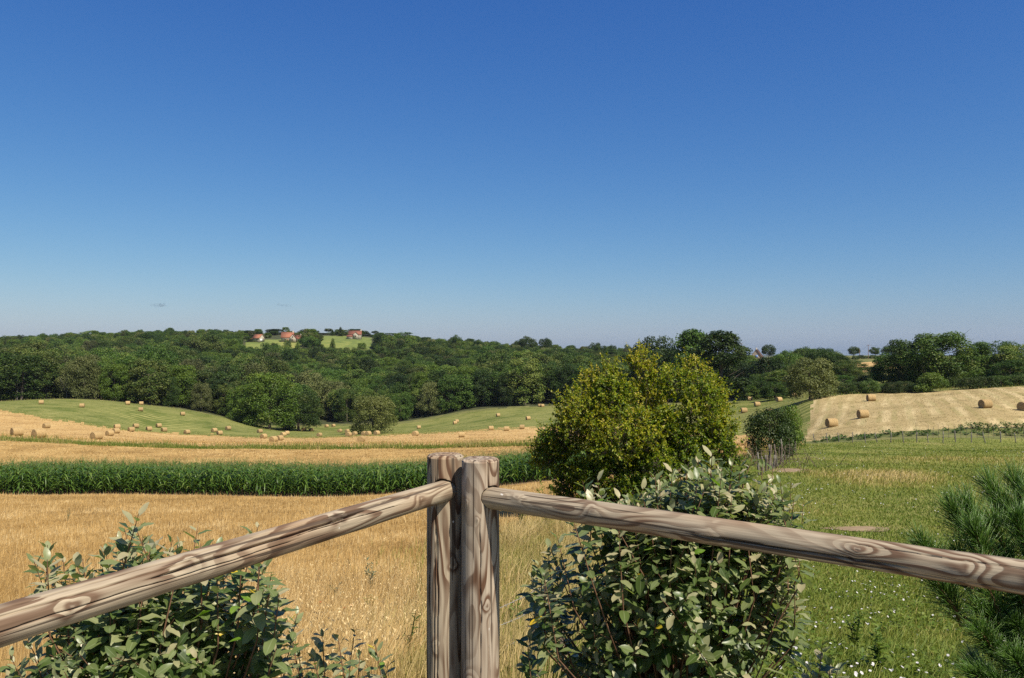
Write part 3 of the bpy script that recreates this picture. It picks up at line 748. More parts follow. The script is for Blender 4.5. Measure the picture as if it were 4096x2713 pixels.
# trees one can pick out in the photo
T = tree_px
T('walnut', 1490, 262, 1583, 195, 'round olive green tree standing alone in the valley meadow among bales', cat='tree', var=0)
T('lime', 1080, 292, 1492, 250, 'big rounded bright tree jutting into the meadow left of the valley', 'big trees jutting into the meadow')
T('leafy', 1195, 302, 1560, 190, 'lower tree leaning right beside the big tree jutting into the meadow', 'big trees jutting into the meadow')
T('lime', 990, 297, 1540, 150, 'tree on the left flank of the big tree jutting into the meadow', 'big trees jutting into the meadow')
T('tall', 2885, 232, 1340, 250, 'tall tree with a bare lower trunk at the meadow edge behind the yellow bush')
T('tall', 2770, 262, 1335, 220, 'tall dark tree rising behind the right shoulder of the yellow bush')
T('oak', 2625, 330, 1345, 210, 'dark tree crown on the skyline behind the top of the yellow bush')
T('edge', 3010, 300, 1445, 170, 'dark broad tree below the stone gable house', 'trees below the gable house')
T('edge', 3080, 285, 1430, 190, 'dark tree in front of the gable house field, right of it', 'trees below the gable house')
T('edge', 2960, 310, 1480, 120, 'low dark tree left below the gable house field', 'trees below the gable house')
T('edge', 3130, 240, 1480, 160, 'dark tree behind the grey green willow, on its left')
T('willow', 3240, 158, 1432, 205, 'grey green rounded willow at the corner of the mown hay field', var=0)
T('willow', 3320, 172, 1520, 120, 'lower grey green bush leaning against the willow', cat='bush', var=1)
T('edge', 3230, 330, 1395, 170, 'dark hedgerow tree on the skyline left of the power poles, behind the willow', 'hedgerow trees behind the willow')
T('edge', 3320, 320, 1412, 170, 'dark hedgerow tree to the right behind the willow', 'hedgerow trees behind the willow')
T('edge', 3400, 290, 1440, 150, 'dark hedgerow tree sloping down to the dry hill field', 'hedgerow trees behind the willow')
for px, Y, top, w in ((3210, 320, 1386, 105), (3300, 325, 1390, 115), (3150, 340, 1400, 90), (3350, 330, 1404, 80), (3040, 330, 1438, 90), (3150, 300, 1412, 150), (3190, 262, 1452, 150), (3275, 300, 1398, 160), (3345, 300, 1420, 130), (3120, 330, 1418, 120), (3385, 262, 1452, 130), (3050, 262, 1490, 130), (2990, 262, 1520, 120), (3100, 225, 1525, 120), (3370, 215, 1500, 120)):
    T('leafy', px, Y, top, w, 'dark green tree filling the hedgerow band around the grey green willow', 'hedgerow band by the willow')
T('oak', 3415, 500, 1386, 50, 'small round tree on the skyline just left of the power poles')
T('oak', 3500, 500, 1388, 48, 'small round tree on the skyline just right of the power poles')
T('oak', 3570, 430, 1378, 95, 'dark tree on the skyline at the left end of the big right cluster')
T('fir', 3610, 400, 1371, 40, 'dark pointed fir on the skyline beside the right cluster')
T('oak', 3075, 540, 1378, 60, 'small airy tree on the skyline right of the stone gable house')
T('edge', 2960, 520, 1395, 60, 'dark skyline tree just left of the stone gable house')
T('leafy', 3760, 178, 1326, 300, 'tallest bright green tree of the right cluster above the hay field', 'right tree cluster', var=1)
T('leafy', 3640, 186, 1352, 230, 'dark tree on the left side of the tallest tree in the right cluster', 'right tree cluster', var=1)
T('edge', 3560, 196, 1412, 150, 'lower dark tree at the left foot of the right cluster', 'right tree cluster')
T('leafy', 3900, 190, 1395, 180, 'dark tree in the dip between the two halves of the right cluster', 'right tree cluster')
T('leafy', 3980, 182, 1362, 220, 'broad dark tree near the right edge of the picture', 'right tree cluster')
T('leafy', 4090, 176, 1372, 220, 'dark tree cut by the right edge of the picture', 'right tree cluster')
T('edge', 4040, 166, 1440, 170, 'lower dark tree in front at the right edge of the hay field', 'right tree cluster')
T('edge', 4260, 170, 1385, 240, 'dark tree just outside the right edge', 'right tree cluster')
T('hazel', 3722, 160, 1492, 130, 'bright green rounded bush at the top edge of the hay field', cat='bush')
T('hazel', 3800, 172, 1440, 80, 'light green bush below the tallest tree of the right cluster', cat='bush')
T('hazel', 3500, 226, 1468, 110, 'yellow green bush at the foot of the dry hill field', cat='bush')
T('hazel', 3440, 200, 1500, 60, 'small bright green tree top behind the dark hedge', cat='bush')
T('thorn', 3450, 210, 1512, 100, 'dark bush behind the hedge left of the grass patch', cat='bush')
for k, px in enumerate(range(3385, 3690, 46)):
    T('thorn', px, 163 + (k % 2) * 3, 1530 - (k % 3) * 5 + k, 85, 'low dark hedge bush along the top of the hay field', 'hedge bushes on top of the hay field', cat='bush', name='hedge_bush')
for k, px in enumerate(range(3880, 4200, 60)):
    T('thorn', px, 160, 1508 - k * 3, 100, 'low dark hedge bush under the trees at the right edge', 'hedge bushes at the right edge', cat='bush', name='hedge_bush')
for k in range(9):
    T('thorn', 3420 + k * 24, 470 + (k % 3) * 6, 1424 - (k % 2) * 4, 34, 'small scrub bush on the skyline around the power poles', 'skyline scrub by the poles', cat='bush', name='scrub_bush')
for px, top, w in ((1060, 1352, 40), (1190, 1358, 22), (1330, 1345, 24)):
    T('hazel', px if px != 1060 else 1150, 640, top + 10, w, 'small bush in the green hill meadow below the red roofed houses', 'bushes in the hill meadow', cat='bush', name='meadow_bush')
# skyline trees round the houses on the ridge
for k, (px, top, w) in enumerate([(1100, 1314, 62), (985, 1320, 50), (930, 1327, 60), (1160, 1322, 30), (1230, 1316, 60), (1285, 1330, 50), (1330, 1326, 40), (1365, 1318, 40), (1420, 1314, 55), (1455, 1324, 45), (1500, 1336, 55), (1560, 1330, 60), (1620, 1326, 55), (1000, 1345, 26)]):
    T('edge', px, 765 if px != 1000 else 702, top + 2, w * 1.35, 'dark tree on the ridge around the red roofed houses', 'ridge trees round the houses', name='ridge_tree')
for px, Y, top, w in ((1362, 742, 1306, 26), (1330, 748, 1318, 20)):
    T('fir', px, Y, top, w, 'dark pointed cedar on the ridge left of the pale stone house', 'cedars on the ridge')
for px, top, w in ((290, 1332, 110), (365, 1322, 110), (520, 1330, 90), (700, 1326, 110), (860, 1322, 90)):
    T('edge', px, 770, top, w, 'rounded dark tree on the ridge left of the houses', 'ridge trees left of the houses', name='ridge_tree')
for px, top, w in ((1825, 1332, 55), (1910, 1350, 60), (2010, 1372, 60), (2105, 1338, 95), (2180, 1344, 65), (2380, 1362, 60), (2450, 1372, 45), (2510, 1370, 40), (2300, 1385, 60)):
    T('oak', px, 640, top + 6, w, 'dark tree standing out on the skyline right of the houses', 'skyline trees right of the houses', name='skyline_tree')
# grey leafless trees in the wood on the left
for k, (px, Y, top, w) in enumerate(((70, 289, 1500, 90), (268, 294, 1500, 50), (345, 299, 1505, 40))):
    g_ = on_ground(px, Y); H = EYE + pix(px, top)[1] * Y - g_.z
    o = empty('dead_tree', g_); link('trunk', trunk_mesh('trunk', 40 + k, H, w * Y / F * 1.2, 0.11, M_DEADB, True, 0.85), o)
    tag(o, ['bare grey tree with spreading limbs at the far left wood edge', 'bare grey tree fork standing in the wood on the left', 'thin bare grey tree between leafy ones on the left'][k], 'tree', 'dead trees in the left wood')

# ------------------------------------------------------------------ the yellow green plum tree
def plum():
    Y0 = 24.0; k = Y0 / F
    root = cast(2530, 2035); Y0 = root.y; k = Y0 / F
    o = empty('plum_tree', root)
    g = np.random.default_rng(5)
    main = [(2560,1640,250,0),(2420,1720,200,-.5),(2700,1660,200,-.3),(2300,1820,150,0),(2550,1820,240,-.9),(2770,1780,170,0),(2240,1900,105,.2),(2450,1930,150,-.8),(2700,1900,150,-.6),
             (2860,1850,90,.2),(2600,1520,125,0),(2730,1520,100,.4),(2450,1570,120,.3),(2340,1690,90,.2),(2830,1600,80,.2),(2570,1975,110,-.6),(2330,1950,90,-.5),(2920,1890,50,.4),(2830,1640,70,.3),(2200,1790,45,.3)]
    blobs = [(2530, 1720, 200, 0.6)]
    for bx, by, br_, dy in main:
        nb = max(3, int((br_ / 52.0) ** 2 * 0.9))
        for q in range(nb):
            v = norm(g.normal(size=3)); v[1] = -abs(v[1]) if g.random() < 0.75 else v[1]; r2 = g.uniform(26, 72)
            blobs.append((bx + v[0] * (br_ - r2 * .6), by - v[2] * (br_ - r2 * .6) * 0.95, r2, dy + v[1] * (br_ - r2 * .6) * k))
    P, A, NN, T = [], [], [], []
    tw = MB(); br = MB()
    base = np.array(root)
    for bx, by, br_, dy in blobs:
        c = np.array(at(bx, by, Y0 + dy)); r = br_ * k
        # limb to the blob
        mid = base * 0.45 + c * 0.55; mid[2] = base[2] + (c[2] - base[2]) * 0.45
        if g.random() < 0.22: br.add(*tube(np.array([base + [0, 0, 0.1], (base + mid) / 2 + g.normal(0, .08, 3), mid, c]) - base, np.array([0.05, 0.034, 0.02, 0.006]), 6))
        ns = int(7 + 78 * (r / 0.5) ** 2) if br_ < 100 else 160
        for q in range(ns):
            d = norm(g.normal(size=3)); d[1] -= 0.25 * g.random()
            p0 = c + d * r * g.uniform(0.5, 0.95); sd_ = norm(d * 0.8 + np.array([0, 0, 0.75]) + g.normal(0, 0.35, 3)); cb = float(vnoise(c[0] * 3.1, c[2] * 3.1, 9))
            ln = g.uniform(0.14, 0.34) * (2.0 if g.random() < 0.16 else 1.0); m = g.integers(12, 20)
            tw.add(*tube(np.array([p0 - sd_ * 0.15, p0 + sd_ * ln * 0.5, p0 + sd_ * ln]) - base, np.array([0.006, 0.004, 0.002]), 3))
            t = g.uniform(0.05, 1.0, m)
            pos = p0 + sd_ * (t * ln)[:, None]
            ax = norm(sd_ * 0.55 + 0.85 * norm(g.normal(size=(m, 3))))
            P.append(pos); A.append(ax); NN.append(norm(d * 0.8 + np.array([0.2, -0.25, 0.45]) + 0.5 * g.normal(size=(m, 3))))
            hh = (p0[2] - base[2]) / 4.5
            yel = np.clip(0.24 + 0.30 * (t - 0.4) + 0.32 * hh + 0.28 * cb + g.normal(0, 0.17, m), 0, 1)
            T.append(yel)
    for q in range(420):                 # loose sprays standing out of the crown
        bx, by, r2, dy = blobs[g.integers(1, len(blobs))]; p0 = np.array(at(bx, by, Y0 + dy)); ctr = np.array(at(2540, 1790, Y0))
        d = norm(p0 - ctr); sd_ = norm(d + np.array([0, 0, 0.2]) + g.normal(0, 0.35, 3)); ln = g.uniform(0.25, 0.6); p0 = p0 + d * r2 * k * 0.6
        tw.add(*tube(np.array([p0 - sd_ * 0.1, p0 + sd_ * ln * 0.5, p0 + sd_ * ln]) - base, np.array([0.006, 0.004, 0.002]), 3)); m = g.integers(10, 22)
        P.append(p0 + sd_ * (g.uniform(0.1, 1.0, m) * ln)[:, None]); A.append(norm(sd_ * 0.5 + 0.9 * norm(g.normal(size=(m, 3))))); NN.append(norm(np.array([0.2, -0.2, 0.6]) + 0.6 * g.normal(size=(m, 3))))
        T.append(np.clip(0.5 + g.normal(0, 0.2, m), 0, 1))
    P = np.concatenate(P) - base; n = len(P)
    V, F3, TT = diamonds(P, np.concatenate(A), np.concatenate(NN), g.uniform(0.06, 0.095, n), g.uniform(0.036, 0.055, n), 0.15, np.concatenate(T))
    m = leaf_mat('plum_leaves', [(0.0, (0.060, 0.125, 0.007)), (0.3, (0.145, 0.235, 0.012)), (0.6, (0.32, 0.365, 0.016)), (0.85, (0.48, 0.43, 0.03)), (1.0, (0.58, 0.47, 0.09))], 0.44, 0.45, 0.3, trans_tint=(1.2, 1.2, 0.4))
    c = link('crown', mesh_np('crown', V, F3, m, False, {'tint': TT}), o); c['kind'] = 'stuff'
    link('twigs', tw.build('twigs', M_BARK), o); 
    V, Q = tube(np.array([[0, 0, -0.3], [0.02, 0, 0.35], [0.06, 0.03, 0.9]]), np.array([0.13, 0.10, 0.07]), 10)
    br.add(V, Q); link('trunk', br.build('trunk', M_BARK, True), o)
    tag(o, 'large rounded yellow green plum bush tree behind the fence corner', 'tree')
plum()
# the dark thorn bush at the end of the old stake fence
b_ = cast(3080, 1836)
o = tree('thorn', b_.x, b_.y, 3.1, 3.3, 'dark thorn bush above the row of old wooden stakes', None, 'bush', var=0, rz=0.6)
o2 = tree_px('hazel', 3158, 70, 1625, 120, 'upper thorn bush leaning behind the dark one at the hay field corner', cat='bush', var=2)

# ------------------------------------------------------------------ houses, poles
M_WALL = plain_mat('limestone_wall', (0.50, 0.43, 0.33), (0.64, 0.57, 0.46), 1.2, 0.9, 0.3)
M_WALL2 = plain_mat('rubble_stone_wall', (0.30, 0.26, 0.21), (0.52, 0.46, 0.38), 1.8, 0.9, 0.4)
M_ROOF = plain_mat('orange_roof_tiles', (0.30, 0.115, 0.065), (0.42, 0.18, 0.105), 1.5, 0.85, 0.3)
M_ROOF2 = plain_mat('brown_roof_tiles', (0.20, 0.075, 0.05), (0.32, 0.13, 0.085), 1.5, 0.85, 0.3)
M_ROOF3 = plain_mat('dark_roof_tiles', (0.07, 0.04, 0.032), (0.13, 0.08, 0.06), 1.5, 0.85, 0.3)
M_WHITE = plain_mat('white_paint', (0.74, 0.74, 0.72), (0.8, 0.8, 0.79), 3, 0.6)
M_SHUT = plain_mat('blue_shutter_paint', (0.14, 0.26, 0.52), (0.18, 0.31, 0.60), 3, 0.6)
M_WINW = plain_mat('brown_window_wood', (0.22, 0.11, 0.05), (0.30, 0.16, 0.08), 6, 0.6)
M_GLASS = plain_mat('dark_glass', (0.02, 0.025, 0.03), (0.04, 0.045, 0.05), 2, 0.12, spec=0.5)
def one(name, V, F_, mat, parent):
    mb = MB(); mb.add(V, F_); return link(name, mb.build(name, mat), parent)
def house(name, px, Y, label, blocks, yaw, group=None, sink=0.3, scale=1.12):
    """blocks: (x0, x1, y0, y1, wall_h, roof_h, ridge 'x'|'y', wall, roof, openings, chimney)"""
    g_ = on_ground(px, Y); o = empty(name, (g_.x, g_.y, g_.z - sink + 0.5), yaw); o.scale = (scale,) * 3
    for (x0, x1, y0, y1, h, rh, ax, mw, mr, ops, chim) in blocks:
        mb = MB(); mb.add(boxV(x0, x1, y0, y1, -0.8, h), BOXF[[0, 2, 3, 4, 5]])
        if ax == 'x':
            ym = (y0 + y1) / 2
            for xx in (x0, x1): mb.add(np.array([[xx, y0, h], [xx, y1, h], [xx, ym, h + rh]]), np.array([[0, 1, 2]]))
        else:
            xm = (x0 + x1) / 2
            for yy in (y0, y1): mb.add(np.array([[x0, yy, h], [x1, yy, h], [xm, yy, h + rh]]), np.array([[0, 1, 2]]))
        w = link('wall', mb.build('wall', mw), o)
        ov = 0.35; t = 0.18; mb = MB()
        if ax == 'x':
            ym = (y0 + y1) / 2; k = rh / (ym - y0)
            for s, ye in ((-1, y0), (1, y1)):
                a = np.array([[x0-ov, ye + s*ov, h - k*ov + .03], [x1+ov, ye + s*ov, h - k*ov + .03], [x1+ov, ym, h+rh+.03], [x0-ov, ym, h+rh+.03]])
                mb.add(np.concatenate([a, a + [0, 0, t]]), BOXF)
        else:
            xm = (x0 + x1) / 2; k = rh / (xm - x0)
            for s, xe in ((-1, x0), (1, x1)):
                a = np.array([[xe + s*ov, y0-ov, h - k*ov + .03], [xe + s*ov, y1+ov, h - k*ov + .03], [xm, y1+ov, h+rh+.03], [xm, y0-ov, h+rh+.03]])
                mb.add(np.concatenate([a, a + [0, 0, t]]), BOXF)
        rf = link('roof', mb.build('roof', mr), o)
        if chim is not None:
            cx, cy_ = chim; one('chimney', boxV(cx-.4, cx+.4, cy_-.4, cy_+.4, h + rh - 1.2, h + rh + 1.0), BOXF, mw, rf)
        for (kind, side, c, z, ww, hh, mat) in ops:
            f = 0.05
            if side == 'y0': b = boxV(c-ww/2, c+ww/2, y0-f, y0+.02, z, z+hh); gl = boxV(c-ww*.36, c+ww*.36, y0-f-.02, y0-f+.01, z+hh*.1, z+hh*.9)
            else: b = boxV(x1-.02, x1+f, c-ww/2, c+ww/2, z, z+hh); gl = boxV(x1+f-.01, x1+f+.02, c-ww*.36, c+ww*.36, z+hh*.1, z+hh*.9)
            fr = one(kind, b, BOXF, mat, o)
            if kind == 'window': one('pane', gl, BOXF, M_GLASS, fr)
    return tag(o, label, 'house', group)
house('farm_barn', 1034, 700, 'small barn with orange tiled roof and white door, leftmost on the ridge',
      [(-3.6, 3.6, -2.8, 2.8, 2.7, 2.7, 'x', M_WALL, M_ROOF, [('door', 'x1', -0.6, 0, 2.2, 2.0, M_WHITE), ('window', 'y0', 1.2, 0.9, 0.8, 1.0, M_WINW)], None),
       (-9.5, -3.7, -1.8, 2.0, 1.7, 1.3, 'x', M_WALL, M_ROOF, [], None)], R(-28))
house('farmhouse', 1164, 700, 'stone farmhouse with orange roof, chimney and front gable, middle of the ridge',
      [(-7.5, 1.5, 0.5, 7.0, 3.4, 3.9, 'x', M_WALL, M_ROOF, [('window', 'y0', -4.5, 1.2, 0.9, 1.2, M_WINW), ('door', 'y0', -2.5, 0.1, 1.0, 2.1, M_WINW)], (1.0, 3.7)),
       (-0.6, 4.0, -3.4, 0.4, 3.0, 2.6, 'y', M_WALL, M_ROOF2, [('window', 'y0', 1.6, 3.0, 0.9, 1.1, M_WINW), ('window', 'y0', 1.4, 0.8, 1.0, 1.0, M_WINW)], None),
       (4.1, 8.0, -2.0, 3.5, 2.4, 2.6, 'x', M_WALL, M_ROOF2, [], (7.4, 0.7))], R(8))
house('stone_house', 1418, 722, 'pale stone house with brown roof above the yellow meadow, rightmost on the ridge',
      [(-4.6, 5.2, 0.0, 6.5, 3.4, 2.9, 'x', M_WALL, M_ROOF2, [], (4.8, 3.2)),
       (-1.2, 3.2, -2.2, -0.1, 3.2, 2.0, 'y', M_WALL, M_ROOF2, [('window', 'y0', 1.0, 1.4, 0.9, 1.1, M_WINW)], None),
       (-5.8, -1.4, -2.4, -0.2, 1.8, 0.9, 'x', M_WALL, M_ROOF2, [], None)], R(6))
house('roadside_house', 2228, 600, 'red brown roof of a house half hidden by skyline trees',
      [(-3.8, 3.8, -3, 3, 7.6, 3.6, 'x', M_WALL, M_ROOF2, [('window', 'y0', -2.6, 7.0, 0.9, 1.0, M_WHITE)], (-0.6, 0.0))], R(-12), sink=0.0)
house('gable_house', 3027, 556, 'stone gable house with dark roof and blue shutter on the right skyline',
      [(-3.0, 3.0, -2.9, 5.5, 2.0, 4.1, 'y', M_WALL2, M_ROOF3, [('shutter', 'y0', 0.3, 1.0, 1.5, 1.7, M_SHUT)], (0.0, -2.2))], R(-24), sink=-0.2)
M_POLE = plain_mat('pole_wood', (0.20, 0.11, 0.08), (0.30, 0.17, 0.12), 2, 0.9)
M_WIRE = plain_mat('wire', (0.10, 0.10, 0.10), (0.16, 0.16, 0.16), 4, 0.6)
def pole(px, Y, top, label, arm):
    g_ = on_ground(px, Y); H = EYE + pix(px, top)[1] * Y - g_.z
    o = empty('power_pole', g_)
    mb = MB(); mb.add(*tube(np.array([[0, 0, -0.5], [0, 0, H * .5], [0, 0, H]]), np.array([0.17, 0.15, 0.12]), 8)); link('pole', mb.build('pole', M_POLE, True), o)
    if arm:
        one('crossarm', boxV(-arm/2, arm/2, -0.22, -0.10, H - 0.45, H - 0.28), BOXF, M_POLE, o)
        for x in (-arm/2 + .1, 0, arm/2 - .1):
            mb = MB(); mb.add(*tube(np.array([[x, -.16, H-.28], [x, -.16, H-.05]]), 0.06, 6)); link('insulator', mb.build('insulator', M_WHITE), o)
    tag(o, label, 'power pole', 'power poles on the ridge'); return g_ + Vector((0, 0, H - 0.3))
pa = pole(3438, 480, 1397, 'shorter reddish power pole on the right skyline', 0)
pb = pole(3473, 478, 1379, 'tall reddish power pole with crossarm on the right skyline', 2.2)
pc = pole(2965, 540, 1373, 'grey power pole top with crossarm left of the gable house', 1.8)
for a, b, sag, lb in ((pc, pa, 2.2, 'thin power line strung from the left pole to the short reddish pole'), (pa, pb, 0.5, 'thin power line between the two reddish poles'),
                      (pb, pb + Vector((70, -40, -3)), 1.6, 'thin power line running right from the tall reddish pole')):
    t = np.linspace(0, 1, 14)[:, None]; P = np.array(a)[None] * (1 - t) + np.array(b)[None] * t; P[:, 2] -= (4 * t * (1 - t))[:, 0] * sag
    mb = MB(); mb.add(*tube(P, 0.025, 4)); tag(link('power_line', mb.build('power_line', M_WIRE)), lb, 'power line', 'power lines')

# ------------------------------------------------------------------ round straw bales
def straw_mat(name, end=False):
    m, n, l, bs, out = new_mat(name)
    tc = n.new('ShaderNodeTexCoord'); P = tc.outputs['Object']
    oi = n.new('ShaderNodeObjectInfo')
    if end:
        sx = n.new('ShaderNodeSeparateXYZ'); l.new(P, sx.inputs[0])
        r = mathn(n, l, 'SQRT', mathn(n, l, 'ADD', mathn(n, l, 'POWER', sx.outputs[1], 2.0), mathn(n, l, 'POWER', sx.outputs[2], 2.0)))
        an = mathn(n, l, 'ARCTAN2', sx.outputs[2], sx.outputs[1])
        w = mathn(n, l, 'SINE', mathn(n, l, 'ADD', mathn(n, l, 'ADD', mathn(n, l, 'MULTIPLY', r, 55.0), an), mathn(n, l, 'MULTIPLY', noise(n, l, P, 7, 3), 6.0)))
        f = mathn(n, l, 'MULTIPLY_ADD', w, 0.18, noise(n, l, P, 16, 4, 0.7))
    else:
        f = noise(n, l, mapping(n, l, P, (9, 22, 22)), 1.0, 4, 0.7)
        wv = n.new('ShaderNodeTexWave'); wv.bands_direction = 'X'; wv.inputs['Scale'].default_value = 2.2; wv.inputs['Distortion'].default_value = 2.5
        l.new(P, wv.inputs['Vector']); f = mathn(n, l, 'MULTIPLY_ADD', wv.outputs['Fac'], 0.16, mathn(n, l, 'SUBTRACT', f, 0.06))
    r_ = ramp(n, [(0.30, (0.20, 0.125, 0.052)), (0.5, (0.42, 0.285, 0.125)), (0.72, (0.62, 0.46, 0.23))]); l.new(f, r_.inputs[0])
    hs = n.new('ShaderNodeHueSaturation'); l.new(r_.outputs[0], hs.inputs['Color'])
    l.new(mathn(n, l, 'MULTIPLY_ADD', oi.outputs['Random'], 0.3, 0.85), hs.inputs['Value'])
    l.new(hs.outputs[0], bs.inputs['Base Color']); bs.inputs['Roughness'].default_value = 0.9; bs.inputs['Specular IOR Level'].default_value = 0.15
    bp = n.new('ShaderNodeBump'); bp.inputs['Strength'].default_value = 0.8; bp.inputs['Distance'].default_value = 0.04; l.new(f, bp.inputs['Height']); l.new(bp.outputs[0], bs.inputs['Normal'])
    return m
M_BALE, M_BEND = straw_mat('straw_roll'), straw_mat('straw_roll_end', True)
def bale_meshes(seed, R0=0.70, L=1.28):
    g = np.random.default_rng(seed); na, nl = 40, 15
    x = np.linspace(-L/2, L/2, nl); th_ = np.arange(na) * 2 * math.pi / na
    XX, TT = np.meshgrid(x, th_, indexing='ij')
    rad = R0 * (1 - 0.10 * np.clip(np.abs(XX) / (L/2) - 0.82, 0, 1) * 5 * 0.6) + 0.016 * vnoise(XX * 5 + seed * 9, TT * 3, seed) + 0.012 * np.sin(XX * 24 + seed)
    Yy = rad * np.cos(TT); Zz = rad * np.sin(TT)
    Zz = np.where(Zz < -0.60 * R0, -0.60 * R0 + (Zz + 0.60 * R0) * 0.45, Zz) * 0.985      # sags flat on the ground
    Yy *= 1.03
    V = np.stack([XX, Yy, Zz], -1).reshape(-1, 3)
    i = np.arange(nl-1)[:, None]*na; j = np.arange(na)[None]; j2 = (j+1) % na
    Q = np.stack([i+j, i+j2, i+na+j2, i+na+j], -1).reshape(-1, 4)
    roll = mesh_np('straw_roll', V, Q, M_BALE, True)
    ends = []
    for s, k in ((-1, 0), (1, nl-1)):
        rim = V[k*na:(k+1)*na]; rings = []; fr = np.linspace(1, 0.06, 11)
        for q, f in enumerate(fr):
            rr_ = rim * [1, f, f]; rr_[:, 0] += s * (0.012 * math.sin(q * 2.1) + 0.03 * (1 - f)) + s * 0.012 * vnoise(rim[:, 1] * 9 * f, rim[:, 2] * 9 * f, seed + q); 
            if q == 0: rr_ = rim.copy()
            rings.append(rr_)
        VV = np.concatenate(rings + [np.array([[s * (L/2 + 0.03), 0, -0.01]])])
        i2 = np.arange(10)[:, None]*na
        QQ = np.stack([i2+j, i2+j2, i2+na+j2, i2+na+j], -1).reshape(-1, 4)
        last = 10*na + np.arange(na)
        TR = np.stack([last, np.roll(last, -1), np.full(na, 11*na)], 1)
        ends.append(mesh_np('end_face', VV, [QQ, TR], M_BEND, True))
    return roll, ends
BALES = [bale_meshes(k) for k in range(5)]
BASE_DROP = 0.70 * 0.60 + 0.70 * 0.40 * 0.45
def bale(px, py, yaw, label, group, hidden=False):
    p = cast(px, py); roll, ends = random.choice(BALES)
    o = empty('straw_bale', (p.x, p.y, p.z + BASE_DROP * 0.985 - 0.02), R(yaw))
    link('straw_roll', roll, o)
    for e in ends: link('end_face', e, o)
    tag(o, label, 'straw bale', group)
ORD = ['first', 'second', 'third', 'fourth', 'fifth', 'sixth', 'seventh', 'eighth', 'ninth', 'tenth', 'eleventh', 'twelfth', 'thirteenth', 'fourteenth']
def z1(x, y): return x / 2.153, 1250 + y / 2.153
def z2(x, y): return 900 + x / 1.973, 1250 + y / 1.973
def z3(x, y): return 2000 + x / 2.153, 1300 + y / 2.153
def z4(x, y): return 2900 + x / 1.98, 1300 + y / 1.98
BG = {
 'green rise under the left wood': (24, [z1(355,790), z1(707,818), z1(1100,795), z1(1217,797), z1(1212,850), z1(1573,888)]),
 'golden field at far left': (54, [z1(145,1062), z1(335,1080), z1(400,997), z1(830,1096)]),
 'scattered line left of the valley': (54, [z1(945,1063), z1(1000,1041), z1(1008,1003), z1(1130,1027), z1(1170,995), z1(1283,1020), z1(1367,990), z1(1413,1027), z1(1610,1047), z1(1845,1031), z1(1892,1055), z1(1965,1013)]),
 'cluster below the big jutting tree': (58, [z2(275,952), z2(305,995), z2(382,1022), z2(433,1011), z2(460,978), z2(487,965), z2(622,934), z2(680,938), z2(745,980)]),
 'green valley floor before the round tree': (64, [z2(802,907), z2(855,904), z2(905,946), z2(965,950), z2(975,980), z2(1023,970), z2(1097,970), z2(1130,973), z2(1198,968)]),
 'rising green meadow right of the round tree': (10, [z2(1530,918), z2(1815,883), z2(1830,870), z2(2155,822), z3(342,705), z3(365,707), z3(242,818)]),
 'golden slope left of the yellow bush': (4, [z2(1868,985), z2(2100,930), z2(2222,935), z2(2345,921)]),
 'green meadow right of the yellow bush': (12, [z3(1955,640), z3(2152,653), z3(2215,702), z3(2100,758), z3(2322,772), z4(427,608), z4(543,572)]),
}
for place, (yaw, L_) in BG.items():
    for k, (px, py) in enumerate(sorted(L_)):
        bale(px, py, yaw + random.uniform(-11, 11), 'round straw bale, %s from left on the %s' % (ORD[k], place) if place.split()[0] not in ('scattered', 'cluster') else 'round straw bale, %s from left in the %s' % (ORD[k], place), 'bales on the ' + place)
bale(*z2(1075, 1022), 82, 'straw bale showing its round swirled end, nearest one below the round tree', 'near bales in the valley')
bale(*z2(1502, 975), 70, 'straw bale with round end turned to the viewer, alone right of the round tree', 'near bales in the valley')
bale(*z4(845, 808), 3, 'large straw bale nearest the garden fence, lowest on the mown hay field', 'bales on the mown hay field')
bale(*z4(1092, 737), 0, 'large straw bale in the middle of the left half of the hay field', 'bales on the mown hay field')
bale(*z4(1157, 603), -6, 'large straw bale highest on the hay field near the hedge', 'bales on the mown hay field')
bale(*z4(2062, 658), 8, 'large straw bale alone on the right part of the hay field', 'bales on the mown hay field')
bale(*z4(2372, 678), 25, 'large straw bale cut by the right edge of the picture', 'bales on the mown hay field')

# ------------------------------------------------------------------ crops, stubble, grass
def scatter(n, y0, y1, zones, u0=-0.74, u1=0.74, seed=0):
    g = np.random.default_rng(seed)
    Y = np.exp(g.uniform(math.log(y0), math.log(y1), n)); X = g.uniform(u0, u1, n) * Y
    k = np.isin(zone_of(X, Y), zones); X, Y = X[k], Y[k]
    return np.stack([X, Y, ground(X, Y)], 1), g
def stuff(name, V, F_, T, mat, label, cat):
    o = link(name, mesh_np(name, V, F_, mat, False, {'tint': T})); return tag(o, label, cat, kind='stuff')
M_STRAW = leaf_mat('straw_stalks', [(0.0, (0.21, 0.12, 0.04)), (0.4, (0.46, 0.29, 0.10)), (0.75, (0.70, 0.475, 0.19)), (1.0, (0.88, 0.69, 0.37))], 0.2, 0.6, 0.2, trans_tint=(1, 1, 1))
M_GRASS = leaf_mat('grass_blades', [(0.0, (0.088, 0.155, 0.018)), (0.35, (0.18, 0.235, 0.036)), (0.6, (0.29, 0.305, 0.066)), (0.8, (0.47, 0.375, 0.135)), (1.0, (0.66, 0.50, 0.24))], 0.3, 0.55, 0.2)
